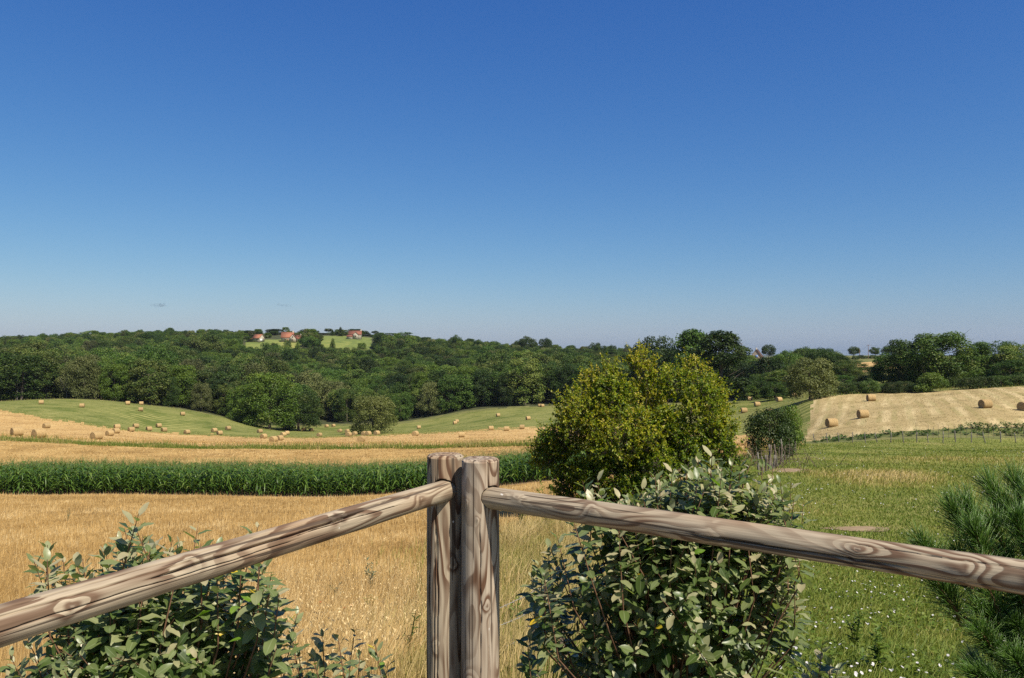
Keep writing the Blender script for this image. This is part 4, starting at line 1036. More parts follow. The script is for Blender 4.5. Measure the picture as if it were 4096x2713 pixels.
# near stubble
P, g = scatter(260000, 4.2, 40, [0], -0.74, 0.2, 1); n = len(P)
row = 0.5 + 0.5 * np.sin(P[:, 0] * 2 * math.pi / 0.30 + vnoise(P[:, 0], P[:, 1], 4))
cl = vnoise(P[:, 0] * 1.1, P[:, 1] * 0.7, 3) * 0.5 + vnoise(P[:, 0] * 4, P[:, 1] * 3, 8) * 0.5
lie = g.random(n) < 0.45
h = np.where(lie, 0.05, 0.13 + 0.06 * cl + 0.03 * g.normal(size=n)).clip(0.03, 0.3)
lean = np.where(lie, g.uniform(1.5, 4.5, n), g.normal(0, 0.18, n))
V, F_, T_ = blades(P, h, 0.0035 + 0.00045 * P[:, 1], lean, g.uniform(0, 6.283, n), tint=(0.54 + 0.30 * cl + 0.16 * vnoise(P[:, 0] * 0.22, P[:, 1] * 0.5, 41) + g.normal(0, 0.18, n)).clip(0, 1))
stuff('stubble', V, F_, T_, M_STRAW, 'golden cut straw stubble covering the near field', 'stubble')
# stubble beyond the corn, mown meadow, hay
P, g = scatter(90000, 49.5, 230, [5, 7], -0.74, 0.35, 2); n = len(P); cl = vnoise(P[:, 0] * .4, P[:, 1] * .15, 3)
V, F_, T_ = blades(P, g.uniform(0.06, 0.17, n), 0.0009 * P[:, 1], g.normal(0, 0.8, n), g.uniform(0, 6.283, n), tint=(0.55 + 0.2 * cl + g.normal(0, 0.13, n)).clip(0, 1))
stuff('far_stubble', V, F_, T_, M_STRAW, 'golden stubble on the fields beyond the corn', 'stubble')
P, g = scatter(60000, 100, 345, [8], -0.74, 0.45, 3); n = len(P); cl = vnoise(P[:, 0] * .06, P[:, 1] * .05, 3)
V, F_, T_ = blades(P, g.uniform(0.06, 0.16, n), 0.0009 * P[:, 1], g.normal(0, 0.6, n), g.uniform(0, 6.283, n), tint=(0.50 + 0.25 * cl + g.normal(0, 0.12, n)).clip(0, 1))
stuff('meadow_grass', V, F_, T_, M_GRASS, 'short green regrowth on the mown valley meadow', 'grass')
M_HAYB = leaf_mat('hay_blades', [(0.0, (0.17, 0.15, 0.05)), (0.3, (0.36, 0.27, 0.12)), (0.7, (0.58, 0.45, 0.23)), (1.0, (0.70, 0.58, 0.34))], 0.2, 0.6, 0.2, trans_tint=(1, 1, 1))
P, g = scatter(15000, 95, 166, [3], 0.3, 0.74, 4); n = len(P); cl = vnoise(P[:, 0] * .12 + P[:, 1] * 0.05, P[:, 1] * .02, 6)
V, F_, T_ = blades(P, g.uniform(0.05, 0.15, n), 0.0007 * P[:, 1], g.normal(0, 1.2, n), g.uniform(0, 6.283, n), tint=(0.58 + 0.28 * cl + g.normal(0, 0.13, n)).clip(0, 1))
stuff('hay_stubble', V, F_, T_, M_HAYB, 'pale dry hay stubble on the mown field with bales', 'stubble')
# pasture
P, g = scatter(330000, 4.3, 88, [1, 13], -0.14, 0.74, 5); n = len(P)
cl = vnoise(P[:, 0] * .35, P[:, 1] * .22, 3) * 0.6 + vnoise(P[:, 0] * 1.4, P[:, 1] * 1.0, 7) * 0.4
tall = np.clip(vnoise(P[:, 0] * .28 + 5, P[:, 1] * .16 + 2, 13), 0, 1)
px_, py_ = to_px(P[:, 0], P[:, 1], P[:, 2])
dryp = np.exp(-((px_ - 3560) / 260) ** 2 - ((py_ - 1912) / 38) ** 2) + 0.6 * np.exp(-((px_ - 3850) / 300) ** 2 - ((py_ - 1840) / 20) ** 2)
bare = np.maximum(np.exp(-((px_ - 3430) / 90) ** 2 - ((py_ - 2117) / 14) ** 2), np.exp(-((px_ - 3165) / 50) ** 2 - ((py_ - 1883) / 9) ** 2))
h = (0.035 + 0.032 * np.abs(g.normal(size=n)) + 0.09 * tall ** 2 + 0.14 * dryp) * (1 - 0.8 * bare)
tint = (0.40 + 0.27 * cl + 0.5 * dryp + 0.25 * tall * (g.random(n) < 0.4) + g.normal(0, 0.14, n)).clip(0, 1)
keep = bare < 0.55
V, F_, T_ = blades(P[keep], h[keep], (0.0042 + 0.00060 * P[:, 1])[keep], g.normal(0.2, 0.9, n)[keep], g.uniform(0, 6.283, n)[keep], tint=tint[keep], segs=2)
stuff('pasture_grass', V, F_, T_, M_GRASS, 'green pasture grass with dry patches on the right', 'grass')
# low leafy clover among the grass nearby
Pc, g = scatter(16000, 4.5, 16, [1], 0.1, 0.74, 51); Pc = Pc[vnoise(Pc[:, 0] * 1.2, Pc[:, 1] * 0.9, 52) > -0.1]; n = len(Pc); Pc[:, 2] += g.uniform(0.02, 0.09, n)
Vc, Fc, Tc = diamonds(Pc, g.normal(size=(n, 3)) * [1, 1, 0.35], norm(np.array([0, 0, 1.0]) + 0.35 * g.normal(size=(n, 3))), g.uniform(0.03, 0.06, n), g.uniform(0.025, 0.045, n), 0.1, g.uniform(0.0, 0.45, n))
stuff('clover', Vc, Fc, Tc, M_GRASS, 'low leafy clover and weeds in the near pasture', 'weeds')
# grey green margin where the golden field meets the mown meadow
g = np.random.default_rng(61); mp = []
for px in range(-80, 2080, 4):
    q = cast(px, float(np.interp(px, B_PX, B_PY)));
    for r in range(9): mp.append((q.x + g.normal(0, 0.7), q.y + g.normal(0, 2.6)))
mp = np.array(mp); P = np.stack([mp[:, 0], mp[:, 1], ground(mp[:, 0], mp[:, 1])], 1); n = len(P)
V, F_, T_ = blades(P, g.uniform(0.08, 0.3, n), 0.12, g.normal(0, 0.6, n), g.uniform(0, 6.283, n), tint=(0.72 + g.normal(0, 0.2, n)).clip(0, 1))
stuff('margin_grass', V, F_, T_, M_GRASS, 'ragged margin of dry grass between golden field and meadow', 'grass')
# bare earth patches worn into the pasture
for px, py, rx, ry, lb in ((3430, 2117, 0.8, 0.45, 'worn patch of bare reddish earth in the middle of the pasture'), (3165, 1883, 1.1, 1.1, 'bare reddish earth by the old stakes')):
    c = cast(px, py); th_ = np.linspace(0, 6.283, 25)[:-1]; rr_ = 1 + 0.25 * vnoise(np.cos(th_) * 2 + px, np.sin(th_) * 2, 3)
    X = c.x + rx * rr_ * np.cos(th_); Yv = c.y + ry * rr_ * np.sin(th_)
    V = np.concatenate([np.stack([X, Yv, ground(X, Yv) + 0.012], 1), [[c.x, c.y, c.z + 0.015]]])
    tag(link('bare_earth', mesh_np('bare_earth', V, np.array([[i, (i+1) % 24, 24] for i in range(24)]), plain_mat('bare_earth', (0.24, 0.165, 0.095), (0.38, 0.28, 0.17), 4, 0.95, 0.4))), kind='structure')
# tall dry grass and weeds along the boundary
def edge_weeds(n, seed, y0, y1, spread, h0, h1, tint0, sdv):
    g = np.random.default_rng(seed); Y = np.exp(g.uniform(math.log(y0), math.log(y1), n)); X = line_x(Y) + g.normal(0, spread, n) * np.clip(Y / 12, 0.5, 1.3)
    P = np.stack([X, Y, ground(X, Y)], 1)
    cl = vnoise(X * 1.3, Y * 0.9, seed)
    return blades(P, (g.uniform(h0, h1, n) * (1 + 0.4 * cl)), 0.0035 + 0.0005 * Y, g.normal(0.1, 0.35, n), g.uniform(0, 6.283, n), tint=(tint0 + 0.25 * cl + g.normal(0, sdv, n)).clip(0, 1), segs=2)
A = edge_weeds(26000, 21, 4.5, 30, 0.8, 0.10, 0.38, 0.90, 0.14); B = edge_weeds(9000, 22, 6.5, 80, 0.6, 0.12, 0.40, 0.45, 0.15)
g = np.random.default_rng(33); n = 22000; Y = g.uniform(8, 21, n); X = line_x(Y) + g.uniform(-0.4, 3.0, n) * np.interp(Y, [8, 14, 21], [0.5, 1, 1]); P = np.stack([X, Y, ground(X, Y)], 1); cl = vnoise(X * 1.6, Y * 0.8, 17)
C0 = blades(P, g.uniform(0.12, 0.5, n) * (1 + 0.7 * cl), 0.009, g.normal(0.15, 0.6, n), g.uniform(0, 6.283, n), tint=(0.80 + 0.4 * cl + g.normal(0, 0.14, n)).clip(0, 1), segs=2)
V = np.concatenate([A[0], B[0], C0[0]]); F_ = np.concatenate([A[1], B[1] + len(A[0]), C0[1] + len(A[0]) + len(B[0])]); T_ = np.concatenate([A[2], B[2], C0[2]])
stuff('dry_grass', V, F_, T_, M_GRASS, 'tall dry grass and weeds along the field boundary', 'grass')
# left foot of the stubble field: wild oats
P, g = scatter(52000, 4.3, 13, [0], -0.42, 0.06, 23); n = len(P)
C_ = blades(P, g.uniform(0.15, 0.42, n), 0.0045, g.normal(0.1, 0.4, n), g.uniform(0, 6.283, n), tint=(0.72 + g.normal(0, 0.16, n)).clip(0, 1), segs=2)
V, F_, T_ = C_
# drooping seed heads on some of them
m_ = 5000; ii = g.integers(0, len(C_[0]) // 5, m_) * 5 + 4
pos = C_[0][ii]; D_ = diamonds(pos, g.normal(size=(m_, 3)) * 0.5 + [0, 0, -1.0], g.normal(size=(m_, 3)), 0.03, 0.011, 0.1, g.uniform(0.85, 1, m_))
F_ = np.concatenate([F_, D_[1] + len(V)]); V = np.concatenate([V, D_[0]]); T_ = np.concatenate([T_, D_[2]])
stuff('wild_oats', V, F_, T_, M_STRAW, 'golden wild oats with drooping seed heads at the near field edge', 'grass')
# weedy strip between the two stubble fields
P, g = scatter(90000, 93.5, 101, [6], -0.74, 0.1, 24); n = len(P); cl = vnoise(P[:, 0] * .35, P[:, 1] * .2, 3); big = (g.random(n) < 0.05 + 0.05 * (P[:, 0] > -28))
V, F_, T_ = blades(P, g.uniform(0.08, 0.34, n) * (1 + 0.9 * cl) + big * g.uniform(0.2, 0.75, n), 0.045, g.normal(0.05, 0.3, n), g.uniform(0, 6.283, n), tint=(0.48 + 0.25 * cl + g.normal(0, 0.2, n)).clip(0, 1), segs=2)
stuff('weed_strip', V, F_, T_, M_GRASS, 'strip of green weeds between the golden fields beyond the corn', 'weeds')
# rough grass under the woods' edge and hedges
P, g = scatter(60000, 140, 350, [13], -0.74, 0.74, 25); n = len(P)
V, F_, T_ = blades(P, g.uniform(0.2, 0.7, n), 0.12, g.normal(0.05, 0.3, n), g.uniform(0, 6.283, n), tint=(0.6 + g.normal(0, 0.18, n)).clip(0, 1))
stuff('rough_grass', V, F_, T_, M_GRASS, 'rough grass along the foot of the woods and hedges', 'grass')
# white flowers in the pasture
P, g = scatter(2600, 4.6, 80, [1], 0.20, 0.74, 26)
k = vnoise(P[:, 0] * .5, P[:, 1] * .3, 31) + 0.6 * vnoise(P[:, 0] * 1.7, P[:, 1] * 1.1, 32) + g.normal(0, 0.22, len(P)) > 0.06; P = P[k]; n = len(P); P[:, 2] += g.uniform(0.05, 0.13, n)
sz = 0.009 + 0.00030 * P[:, 1]; th_ = np.arange(6) * math.pi / 3
tl = g.normal(0, 0.4, (n, 2)); ring = np.stack([np.cos(th_), np.sin(th_)], 1)
V = P[:, None] + np.concatenate([ring[None] * sz[:, None, None], (ring[None] * tl[:, None]).sum(2, keepdims=True) * sz[:, None, None]], 2)
V = np.concatenate([P[:, None] - [0, 0, 0.004], V], 1).reshape(-1, 3); q = np.arange(n)[:, None, None] * 7
F_ = (q + np.array([[0, i + 1, (i + 1) % 6 + 1] for i in range(6)])[None]).reshape(-1, 3)
M_FLOW = leaf_mat('flower_petals', [(0, (0.62, 0.58, 0.60)), (1, (0.82, 0.80, 0.80))], 0.2, 0.6, 0.2, trans_tint=(1, 1, 1))
stuff('white_flowers', V, F_, g.uniform(0, 1, len(V)), M_FLOW, 'small white flowers dotted over the pasture', 'flowers')

# corn
M_CORN = leaf_mat('corn_leaves', [(0, (0.045, 0.095, 0.011)), (0.5, (0.078, 0.158, 0.02)), (0.9, (0.155, 0.24, 0.045)), (1.0, (0.25, 0.30, 0.085))], 0.3, 0.4, 0.35)
def corn_arrays(seed):
    g = np.random.default_rng(seed); mb = MB(); H = g.uniform(1.15, 1.4)
    mb.add(*tube(np.array([[0, 0, 0], [0.02, 0, H * .5], [0.0, 0.02, H]]), np.array([0.013, 0.011, 0.006]), 4), tint=0.6)
    a0 = g.uniform(0, 6.283); nleaf = 11
    for k in range(nleaf):
        z0 = H * (0.12 + 0.85 * k / nleaf); a = a0 + (k % 2) * math.pi + g.normal(0, 0.35); ln = g.uniform(0.55, 0.85) * (1 - 0.35 * (k / nleaf) ** 3)
        up = g.uniform(0.75, 1.15); t = np.linspace(0, 1, 6)
        r = ln * (0.75 * t); z = z0 + ln * (up * t - (0.95 + g.uniform(-0.2, .25)) * t * t)
        d = np.array([math.cos(a), math.sin(a), 0]); s = np.array([-d[1], d[0], 0])
        C = d[None] * r[:, None]; C[:, 2] = z
        w = 0.078 * np.array([0.5, 0.95, 1.0, 0.8, 0.5, 0.04])
        tw_ = g.normal(0, 0.3)
        S = s[None] * np.cos(tw_ * t)[:, None] + np.array([0, 0, 1.0])[None] * np.sin(tw_ * t)[:, None]
        V = np.stack([C - S * w[:, None] / 2, C + S * w[:, None] / 2], 1).reshape(-1, 3)
        Q = np.array([[2*i, 2*i+1, 2*i+3, 2*i+2] for i in range(5)])
        mb.add(V, Q, tint=np.clip(g.uniform(0.15, 0.9) + 0.1 * t.repeat(2), 0, 1))
    for k in range(4):
        a = g.uniform(0, 6.283); mb.add(*tube(np.array([[0, 0.02, H], [math.cos(a)*.05, math.sin(a)*.05, H+.16], [math.cos(a)*.12, math.sin(a)*.12, H+.26]]), np.array([.004, .003, .002]), 3), tint=1.0)
    return mb
CORN = [corn_arrays(k) for k in range(6)]
CORNM = [c.build('corn_plant', M_CORN) for c in CORN]
def corn():
    big = MB(); cnt = 0; V_all = []; F3 = []; F4 = []; TT_ = []; off = 0
    rows = np.arange(40.4, 49.3, 0.72)
    for ri, Yr in enumerate(rows):
        X = -0.74 * 40
        while X < float(line_x(Yr)) - 2.4:
            X += 0.19 + random.uniform(-0.03, 0.03); y = Yr + random.uniform(-0.08, 0.08); k = random.randrange(6); rz = random.uniform(0, 6.283); s = random.uniform(0.9, 1.12)
            if ri == 0 and X > -26.5:
                o = link('corn_plant', CORNM[k], None, (X, y, float(ground(X, y)))); o.rotation_euler = (0, 0, rz); o.scale = (s, s, s)
                tag(o, 'green corn plant in the front row of the corn strip', 'corn plant', 'front row of the corn')
                continue
            mb = CORN[k]; V = np.concatenate(mb.V); c, s_ = math.cos(rz) * s, math.sin(rz) * s
            W = np.stack([V[:, 0]*c - V[:, 1]*s_ + X, V[:, 0]*s_ + V[:, 1]*c + y, V[:, 2]*s + float(ground(X, y))], 1)
            V_all.append(W); F4.append(np.concatenate(mb.F4) + off); TT_.append(np.concatenate(mb.T)); off += len(W)
    o = link('corn_crop', mesh_np('corn_crop', np.concatenate(V_all), np.concatenate(F4), M_CORN, False, {'tint': np.concatenate(TT_)}))
    tag(o, 'dense green corn standing in rows across the golden field', 'corn', kind='stuff')
corn()

# ------------------------------------------------------------------ garden, stakes, wire fence
M_STAKE = plain_mat('grey_stake_wood', (0.14, 0.125, 0.10), (0.27, 0.25, 0.21), 9, 0.9, 0.5)
M_STAKE2 = plain_mat('brown_stake_wood', (0.11, 0.088, 0.068), (0.21, 0.17, 0.13), 9, 0.9, 0.5)
def stake_mesh(name, H, r, seed, mat, seg=8):
    g = np.random.default_rng(seed); n = 5; z = np.linspace(-0.25, H, n)
    P = np.stack([g.normal(0, r * 0.25, n), g.normal(0, r * 0.25, n), z], 1)
    V, Q = tube(P, r * np.array([1.05, 1.0, 0.97, 0.95, 0.85]) * g.uniform(0.93, 1.07, n), seg)
    top = (n - 1) * seg + np.arange(seg); V = np.concatenate([V, [P[-1] + [0, 0, r * 0.2]]])
    return mesh_np(name, V, [Q, np.stack([top, np.roll(top, -1), np.full(seg, len(V) - 1)], 1)], mat, False)
STK = [stake_mesh('post', 1.12, 0.05, k, M_STAKE) for k in range(4)]
r0 = cast(3210, 1772)
gf = empty('garden_fence', r0)
tag(gf, 'wire fence on crooked grey wooden posts in front of the vegetable bed', 'fence')
tops = []
for k, x in enumerate((615, 710, 812, 905, 1010, 1112, 1205, 1313, 1415, 1518, 1610, 1728, 1828, 1950, 2062, 2185, 2305, 2430, 2550)):
    p = cast(z4(x, 0)[0], 1770 + (k % 3)); o = link('post', STK[k % 4], gf, p - r0)
    lean = [0.02, -0.16, -0.12, -0.14, 0.0, -0.05, -0.22, 0.05, -0.10, 0.02, -0.08, 0.0, -0.06, 0.03, -0.22, 0.0, -0.14, 0.05, 0][k]
    o.rotation_euler = (random.uniform(-.05, .05), lean, random.uniform(0, 0)); o.scale = (1, 1, random.uniform(0.9, 1.08) if k != 10 else 0.75); tops.append(p - r0)
for hz in (0.35, 0.65, 0.92):
    P = np.array([[t.x, t.y - 0.06, t.z + hz] for t in tops]); mb = MB(); mb.add(*tube(P, 0.006, 4)); link('wire', mb.build('wire', M_WIRE), gf)
BS = [stake_mesh('bean_stake', 1.35, 0.018, 20 + k, M_STAKE2, 5) for k in range(3)]
for k, x in enumerate((1515, 1605, 1648, 1692, 1725, 1772, 1818, 1868, 1910, 1957, 1997, 2043, 2085, 2130, 2180, 2225, 2270, 2315, 2362)):
    p = cast(z4(x, 0)[0], 1755); o = link('bean_stake', BS[k % 3], None, p); o.rotation_euler = (random.uniform(-.05, .05), random.uniform(-.06, .06), 0)
    o.scale = (1, 1, random.uniform(0.85, 1.2) * (1.2 if x in (1515, 1818) else 1))
    tag(o, 'thin upright garden stake, %s from the left behind the vegetable bed' % (ORD + ['fifteenth', 'sixteenth', 'seventeenth', 'eighteenth', 'nineteenth'])[k], 'stake', 'thin stakes in the vegetable bed')
M_SQ = leaf_mat('squash_leaves', [(0, (0.035, 0.075, 0.015)), (0.6, (0.075, 0.14, 0.025)), (1, (0.14, 0.20, 0.05))], 0.25, 0.5, 0.25)
def squash_mesh(seed, tallv=1.0):
    g = np.random.default_rng(seed); n = 46; P = np.stack([g.normal(0, 0.42, n), g.normal(0, 0.35, n), g.uniform(0.12, 0.5, n) * tallv], 1)
    V, F3, T_ = diamonds(P, g.normal(size=(n, 3)) * [1, 1, 0.3], norm(np.array([0.1, -0.4, 1.0]) + 0.5 * g.normal(size=(n, 3))), g.uniform(0.2, 0.32, n), g.uniform(0.2, 0.32, n), 0.1, g.uniform(0.1, 0.9, n))
    mb = MB(); mb.add(V, F3, T_)
    for q in range(n): mb.add(*tube(np.array([[0, 0, 0], P[q] * [.4, .4, .5], P[q]]), 0.008, 3), tint=0.7)
    return mb.build('squash_plant', M_SQ)
SQ = [squash_mesh(k) for k in range(3)] + [squash_mesh(9, 1.7)]
PL = [(px, 89.2 + (i % 3) * 1.9) for i, px in enumerate(range(3268, 4180, 20))] + [(px, 94.5) for px in range(3850, 4180, 34)]
for i, (px, Y) in enumerate(PL):
    if 3705 < px < 3830 and i % 2: continue
    p = on_ground(px + random.uniform(-8, 8), Y); o = link('squash_plant', SQ[3] if Y == 94.5 else SQ[i % 3], None, p); o.rotation_euler = (0, 0, random.uniform(0, 6.28))
    s = random.uniform(0.5, 0.95); o.scale = (s, s, s)
    part_ = 'right' if px > 3700 else 'left'
    tag(o, 'leafy green squash plant in the %s half of the vegetable bed' % part_, 'squash plant', 'squash plants, %s half' % part_)
# old stakes along the boundary under the thorn bush
so = cast(3100, 1850); sf = empty('stake_fence', so); tag(sf, 'row of old uneven wooden stakes under the thorn bush', 'fence')
OS = [stake_mesh('stake', 1.15, 0.045, 40 + k, (M_STAKE, M_STAKE2)[k % 2], 7) for k in range(4)]
for k, (x, y) in enumerate(((270, 1195), (285, 1190), (303, 1175), (322, 1165), (330, 1160), (345, 1152), (360, 1150), (372, 1145), (385, 1140), (400, 1135), (415, 1120), (437, 1110), (455, 1085), (475, 1068), (498, 1055), (508, 1048), (520, 1040), (535, 1025), (548, 995), (562, 975), (586, 950))):
    p = cast(*z4(x, y)); o = link('stake', OS[k % 4], sf, p - so); o.rotation_euler = (random.uniform(-.1, .1), random.uniform(-.14, .14), 0); o.scale = (1, 1, random.uniform(0.6, 1.15))
M_THORN = plain_mat('bramble_wood', (0.10, 0.075, 0.055), (0.20, 0.15, 0.11), 9, 0.9)
bo = cast(3120, 1868); mb = MB(); g = np.random.default_rng(3)
for k in range(46):
    a = g.uniform(0, 6.283); L_ = g.uniform(0.7, 2.2); b0 = np.array([g.normal(0, 1.2), g.normal(-0.3, 1.6), 0]); d = np.array([math.cos(a), math.sin(a), 0])
    b0[0] += b0[1] * 0.42; hz = g.uniform(0.3, 1.4)
    z_ = [float(ground(bo.x + v[0], bo.y + v[1])) - bo.z for v in (b0, b0 + d * L_)]
    mb.add(*tube(np.array([b0 + [0, 0, z_[0]], b0 + d * L_ * .3 + [0, 0, z_[0] + hz * .8], b0 + d * L_ * .7 + [0, 0, z_[1] + hz * .8], b0 + d * L_ + [0, 0, z_[1] + g.uniform(0, .4)]]), np.array([.014, .011, .008, .004]), 4))
tag(link('bramble_tangle', mb.build('bramble_tangle', M_THORN), None, bo), 'tangle of bare arching twigs in front of the old stakes', 'brambles', kind='stuff')
# barbed wire on crooked posts below the fence corner
wo = cast(2108, 2645)
wf = empty('barbed_wire_fence', wo); tag(wf, 'sagging barbed wire on thin crooked posts below the corner posts', 'fence')
def crooked(p, tip, r, seed):
    d = tip - p; g = np.random.default_rng(seed); n = 7; t = np.linspace(-0.12, 1, n)[:, None]
    P = np.array(p - wo)[None] + np.array(d)[None] * t + g.normal(0, r * 0.35, (n, 3))
    V, Q = tube(P, r * np.linspace(1.1, 0.85, n) * g.uniform(0.9, 1.1, n), 9); top = (n - 1) * 9 + np.arange(9); V = np.concatenate([V, [P[-1] + [0, 0, .01]]])
    link('post', mesh_np('post', V, [Q, np.stack([top, np.roll(top, -1), np.full(9, len(V) - 1)], 1)], M_STAKE2, True), wf)
crooked(wo, at(2163, 2402, wo.y - 0.05), 0.028, 1)
w2 = cast(2268, 2740); w2 = Vector((w2.x, w2.y, w2.z)); crooked(w2, at(2245, 2520, w2.y), 0.03, 2)
for k, (pts) in enumerate((((1900, 2460), (2005, 2430), (2090, 2390), (2165, 2350), (2300, 2290)), ((1900, 2530), (2005, 2500), (2080, 2470), (2150, 2425), (2300, 2380)), ((1900, 2625), (2005, 2595), (2090, 2555), (2160, 2515), (2300, 2480)), ((1900, 2720), (2005, 2672), (2060, 2635), (2125, 2575), (2250, 2500)))):
    P = np.array([at(px, py, wo.y - 0.08 + (px - 2110) * 0.0016) for px, py in pts]); t = np.linspace(0, 4, 60)
    Q_ = np.stack([np.interp(t, np.arange(5), P[:, c]) for c in range(3)], 1); Q_[:, 2] += 0.004 * np.sin(t * 40) ; mb = MB(); mb.add(*tube(Q_ - np.array(wo), 0.0026, 4))
    for q in range(3, 58, 5):
        for a in (0.6, 2.1, -0.9): mb.add(*tube(np.array([Q_[q] - [.014 * math.cos(a), 0, .014 * math.sin(a)], Q_[q] + [.014 * math.cos(a), 0, .014 * math.sin(a)]]) - np.array(wo), 0.0016, 3))
    link('wire', mb.build('wire', plain_mat('grey_wire', (0.25, 0.24, 0.23), (0.36, 0.35, 0.33), 20, 0.5)), wf)

# ------------------------------------------------------------------ silverberry shrubs by the fence
def shrub_leaf(kind):
    m, n, l, bs, out = new_mat('silverberry_leaf_' + kind)
    a = attr(n, 'tint'); tc = n.new('ShaderNodeTexCoord')
    st = {'green': [(0.0, (0.035, 0.068, 0.012)), (0.35, (0.095, 0.145, 0.034)), (0.6, (0.19, 0.235, 0.085)), (0.8, (0.36, 0.37, 0.19)), (1.0, (0.55, 0.45, 0.28))],
          'yellow': [(0.0, (0.62, 0.42, 0.02)), (1.0, (0.72, 0.56, 0.04))], 'lime': [(0.0, (0.12, 0.24, 0.02)), (1.0, (0.22, 0.34, 0.04))]}[kind]
    r = ramp(n, st); l.new(a.outputs['Fac'], r.inputs[0]); c = r.outputs[0]
    g_ = n.new('ShaderNodeNewGeometry')
    if kind == 'green': c = mixc(n, l, g_.outputs['Backfacing'], c, (0.22, 0.235, 0.15))
    v = attr(n, 'rib')    # pale midrib
    c = mixc(n, l, mathn(n, l, 'MULTIPLY', ramp_out(n, l, v.outputs['Fac'], 0.86, 1.0), 0.35), c, (0.30, 0.33, 0.20))
    l.new(c, bs.inputs['Base Color']); bs.inputs['Roughness'].default_value = 0.39; bs.inputs['Specular IOR Level'].default_value = 0.42
    t = n.new('ShaderNodeBsdfTranslucent'); l.new(mixc(n, l, 1.0, c, (1.2, 1.5, 0.35), 'MULTIPLY'), t.inputs['Color'])
    mx = n.new('ShaderNodeMixShader'); mx.inputs[0].default_value = 0.3
    l.new(bs.outputs[0], mx.inputs[1]); l.new(t.outputs[0], mx.inputs[2]); l.new(mx.outputs[0], out.inputs['Surface'])
    return m
ML_SH, ML_SHY, ML_SHL = shrub_leaf('green'), shrub_leaf('yellow'), shrub_leaf('lime')
M_TWIG = plain_mat('rusty_twigs', (0.12, 0.060, 0.032), (0.22, 0.125, 0.075), 30, 0.8)
def leaf_arrays(curl, wav, seed):
    """unit leaf along +X, normal +Z, length 1"""
    g = np.random.default_rng(seed); ts = np.array([0, 0.10, 0.26, 0.46, 0.66, 0.84, 1.0])
    w = 0.225 * np.array([0.03, 0.52, 0.92, 1.0, 0.90, 0.58, 0.03]); V = []; rib = []
    for t, ww in zip(ts, w):
        z = -curl * t * t; zf = 0.22 * ww + wav * math.sin(t * 9 + seed) * ww
        V += [[t, -ww, z + zf], [t, 0, z], [t, ww, z + zf * (1 + 0.3 * g.normal())]]; rib += [0, 1, 0]
    Q = []
    for i in range(6):
        b = 3 * i; Q += [[b, b + 3, b + 4, b + 1], [b + 1, b + 4, b + 5, b + 2]]
    return np.array(V), np.array(Q), np.array(rib, float)
LEAFV = [leaf_arrays(c, w, k) for k, (c, w) in enumerate(((0.06, 0.1), (0.16, 0.15), (0.25, 0.05), (0.02, 0.2), (0.12, 0.25)))]
TINTS = [0.10, 0.26, 0.42, 0.58, 0.72, 0.88]
LEAFM = {}
def leaf_mesh(v, t, mat):
    key = (v, t, mat.name)
    if key not in LEAFM:
        V, Q, rb_ = LEAFV[v]
        LEAFM[key] = mesh_np('leaf', V, Q, mat, True, {'tint': np.full(len(V), TINTS[t]), 'rib': rb_})
    return LEAFM[key]
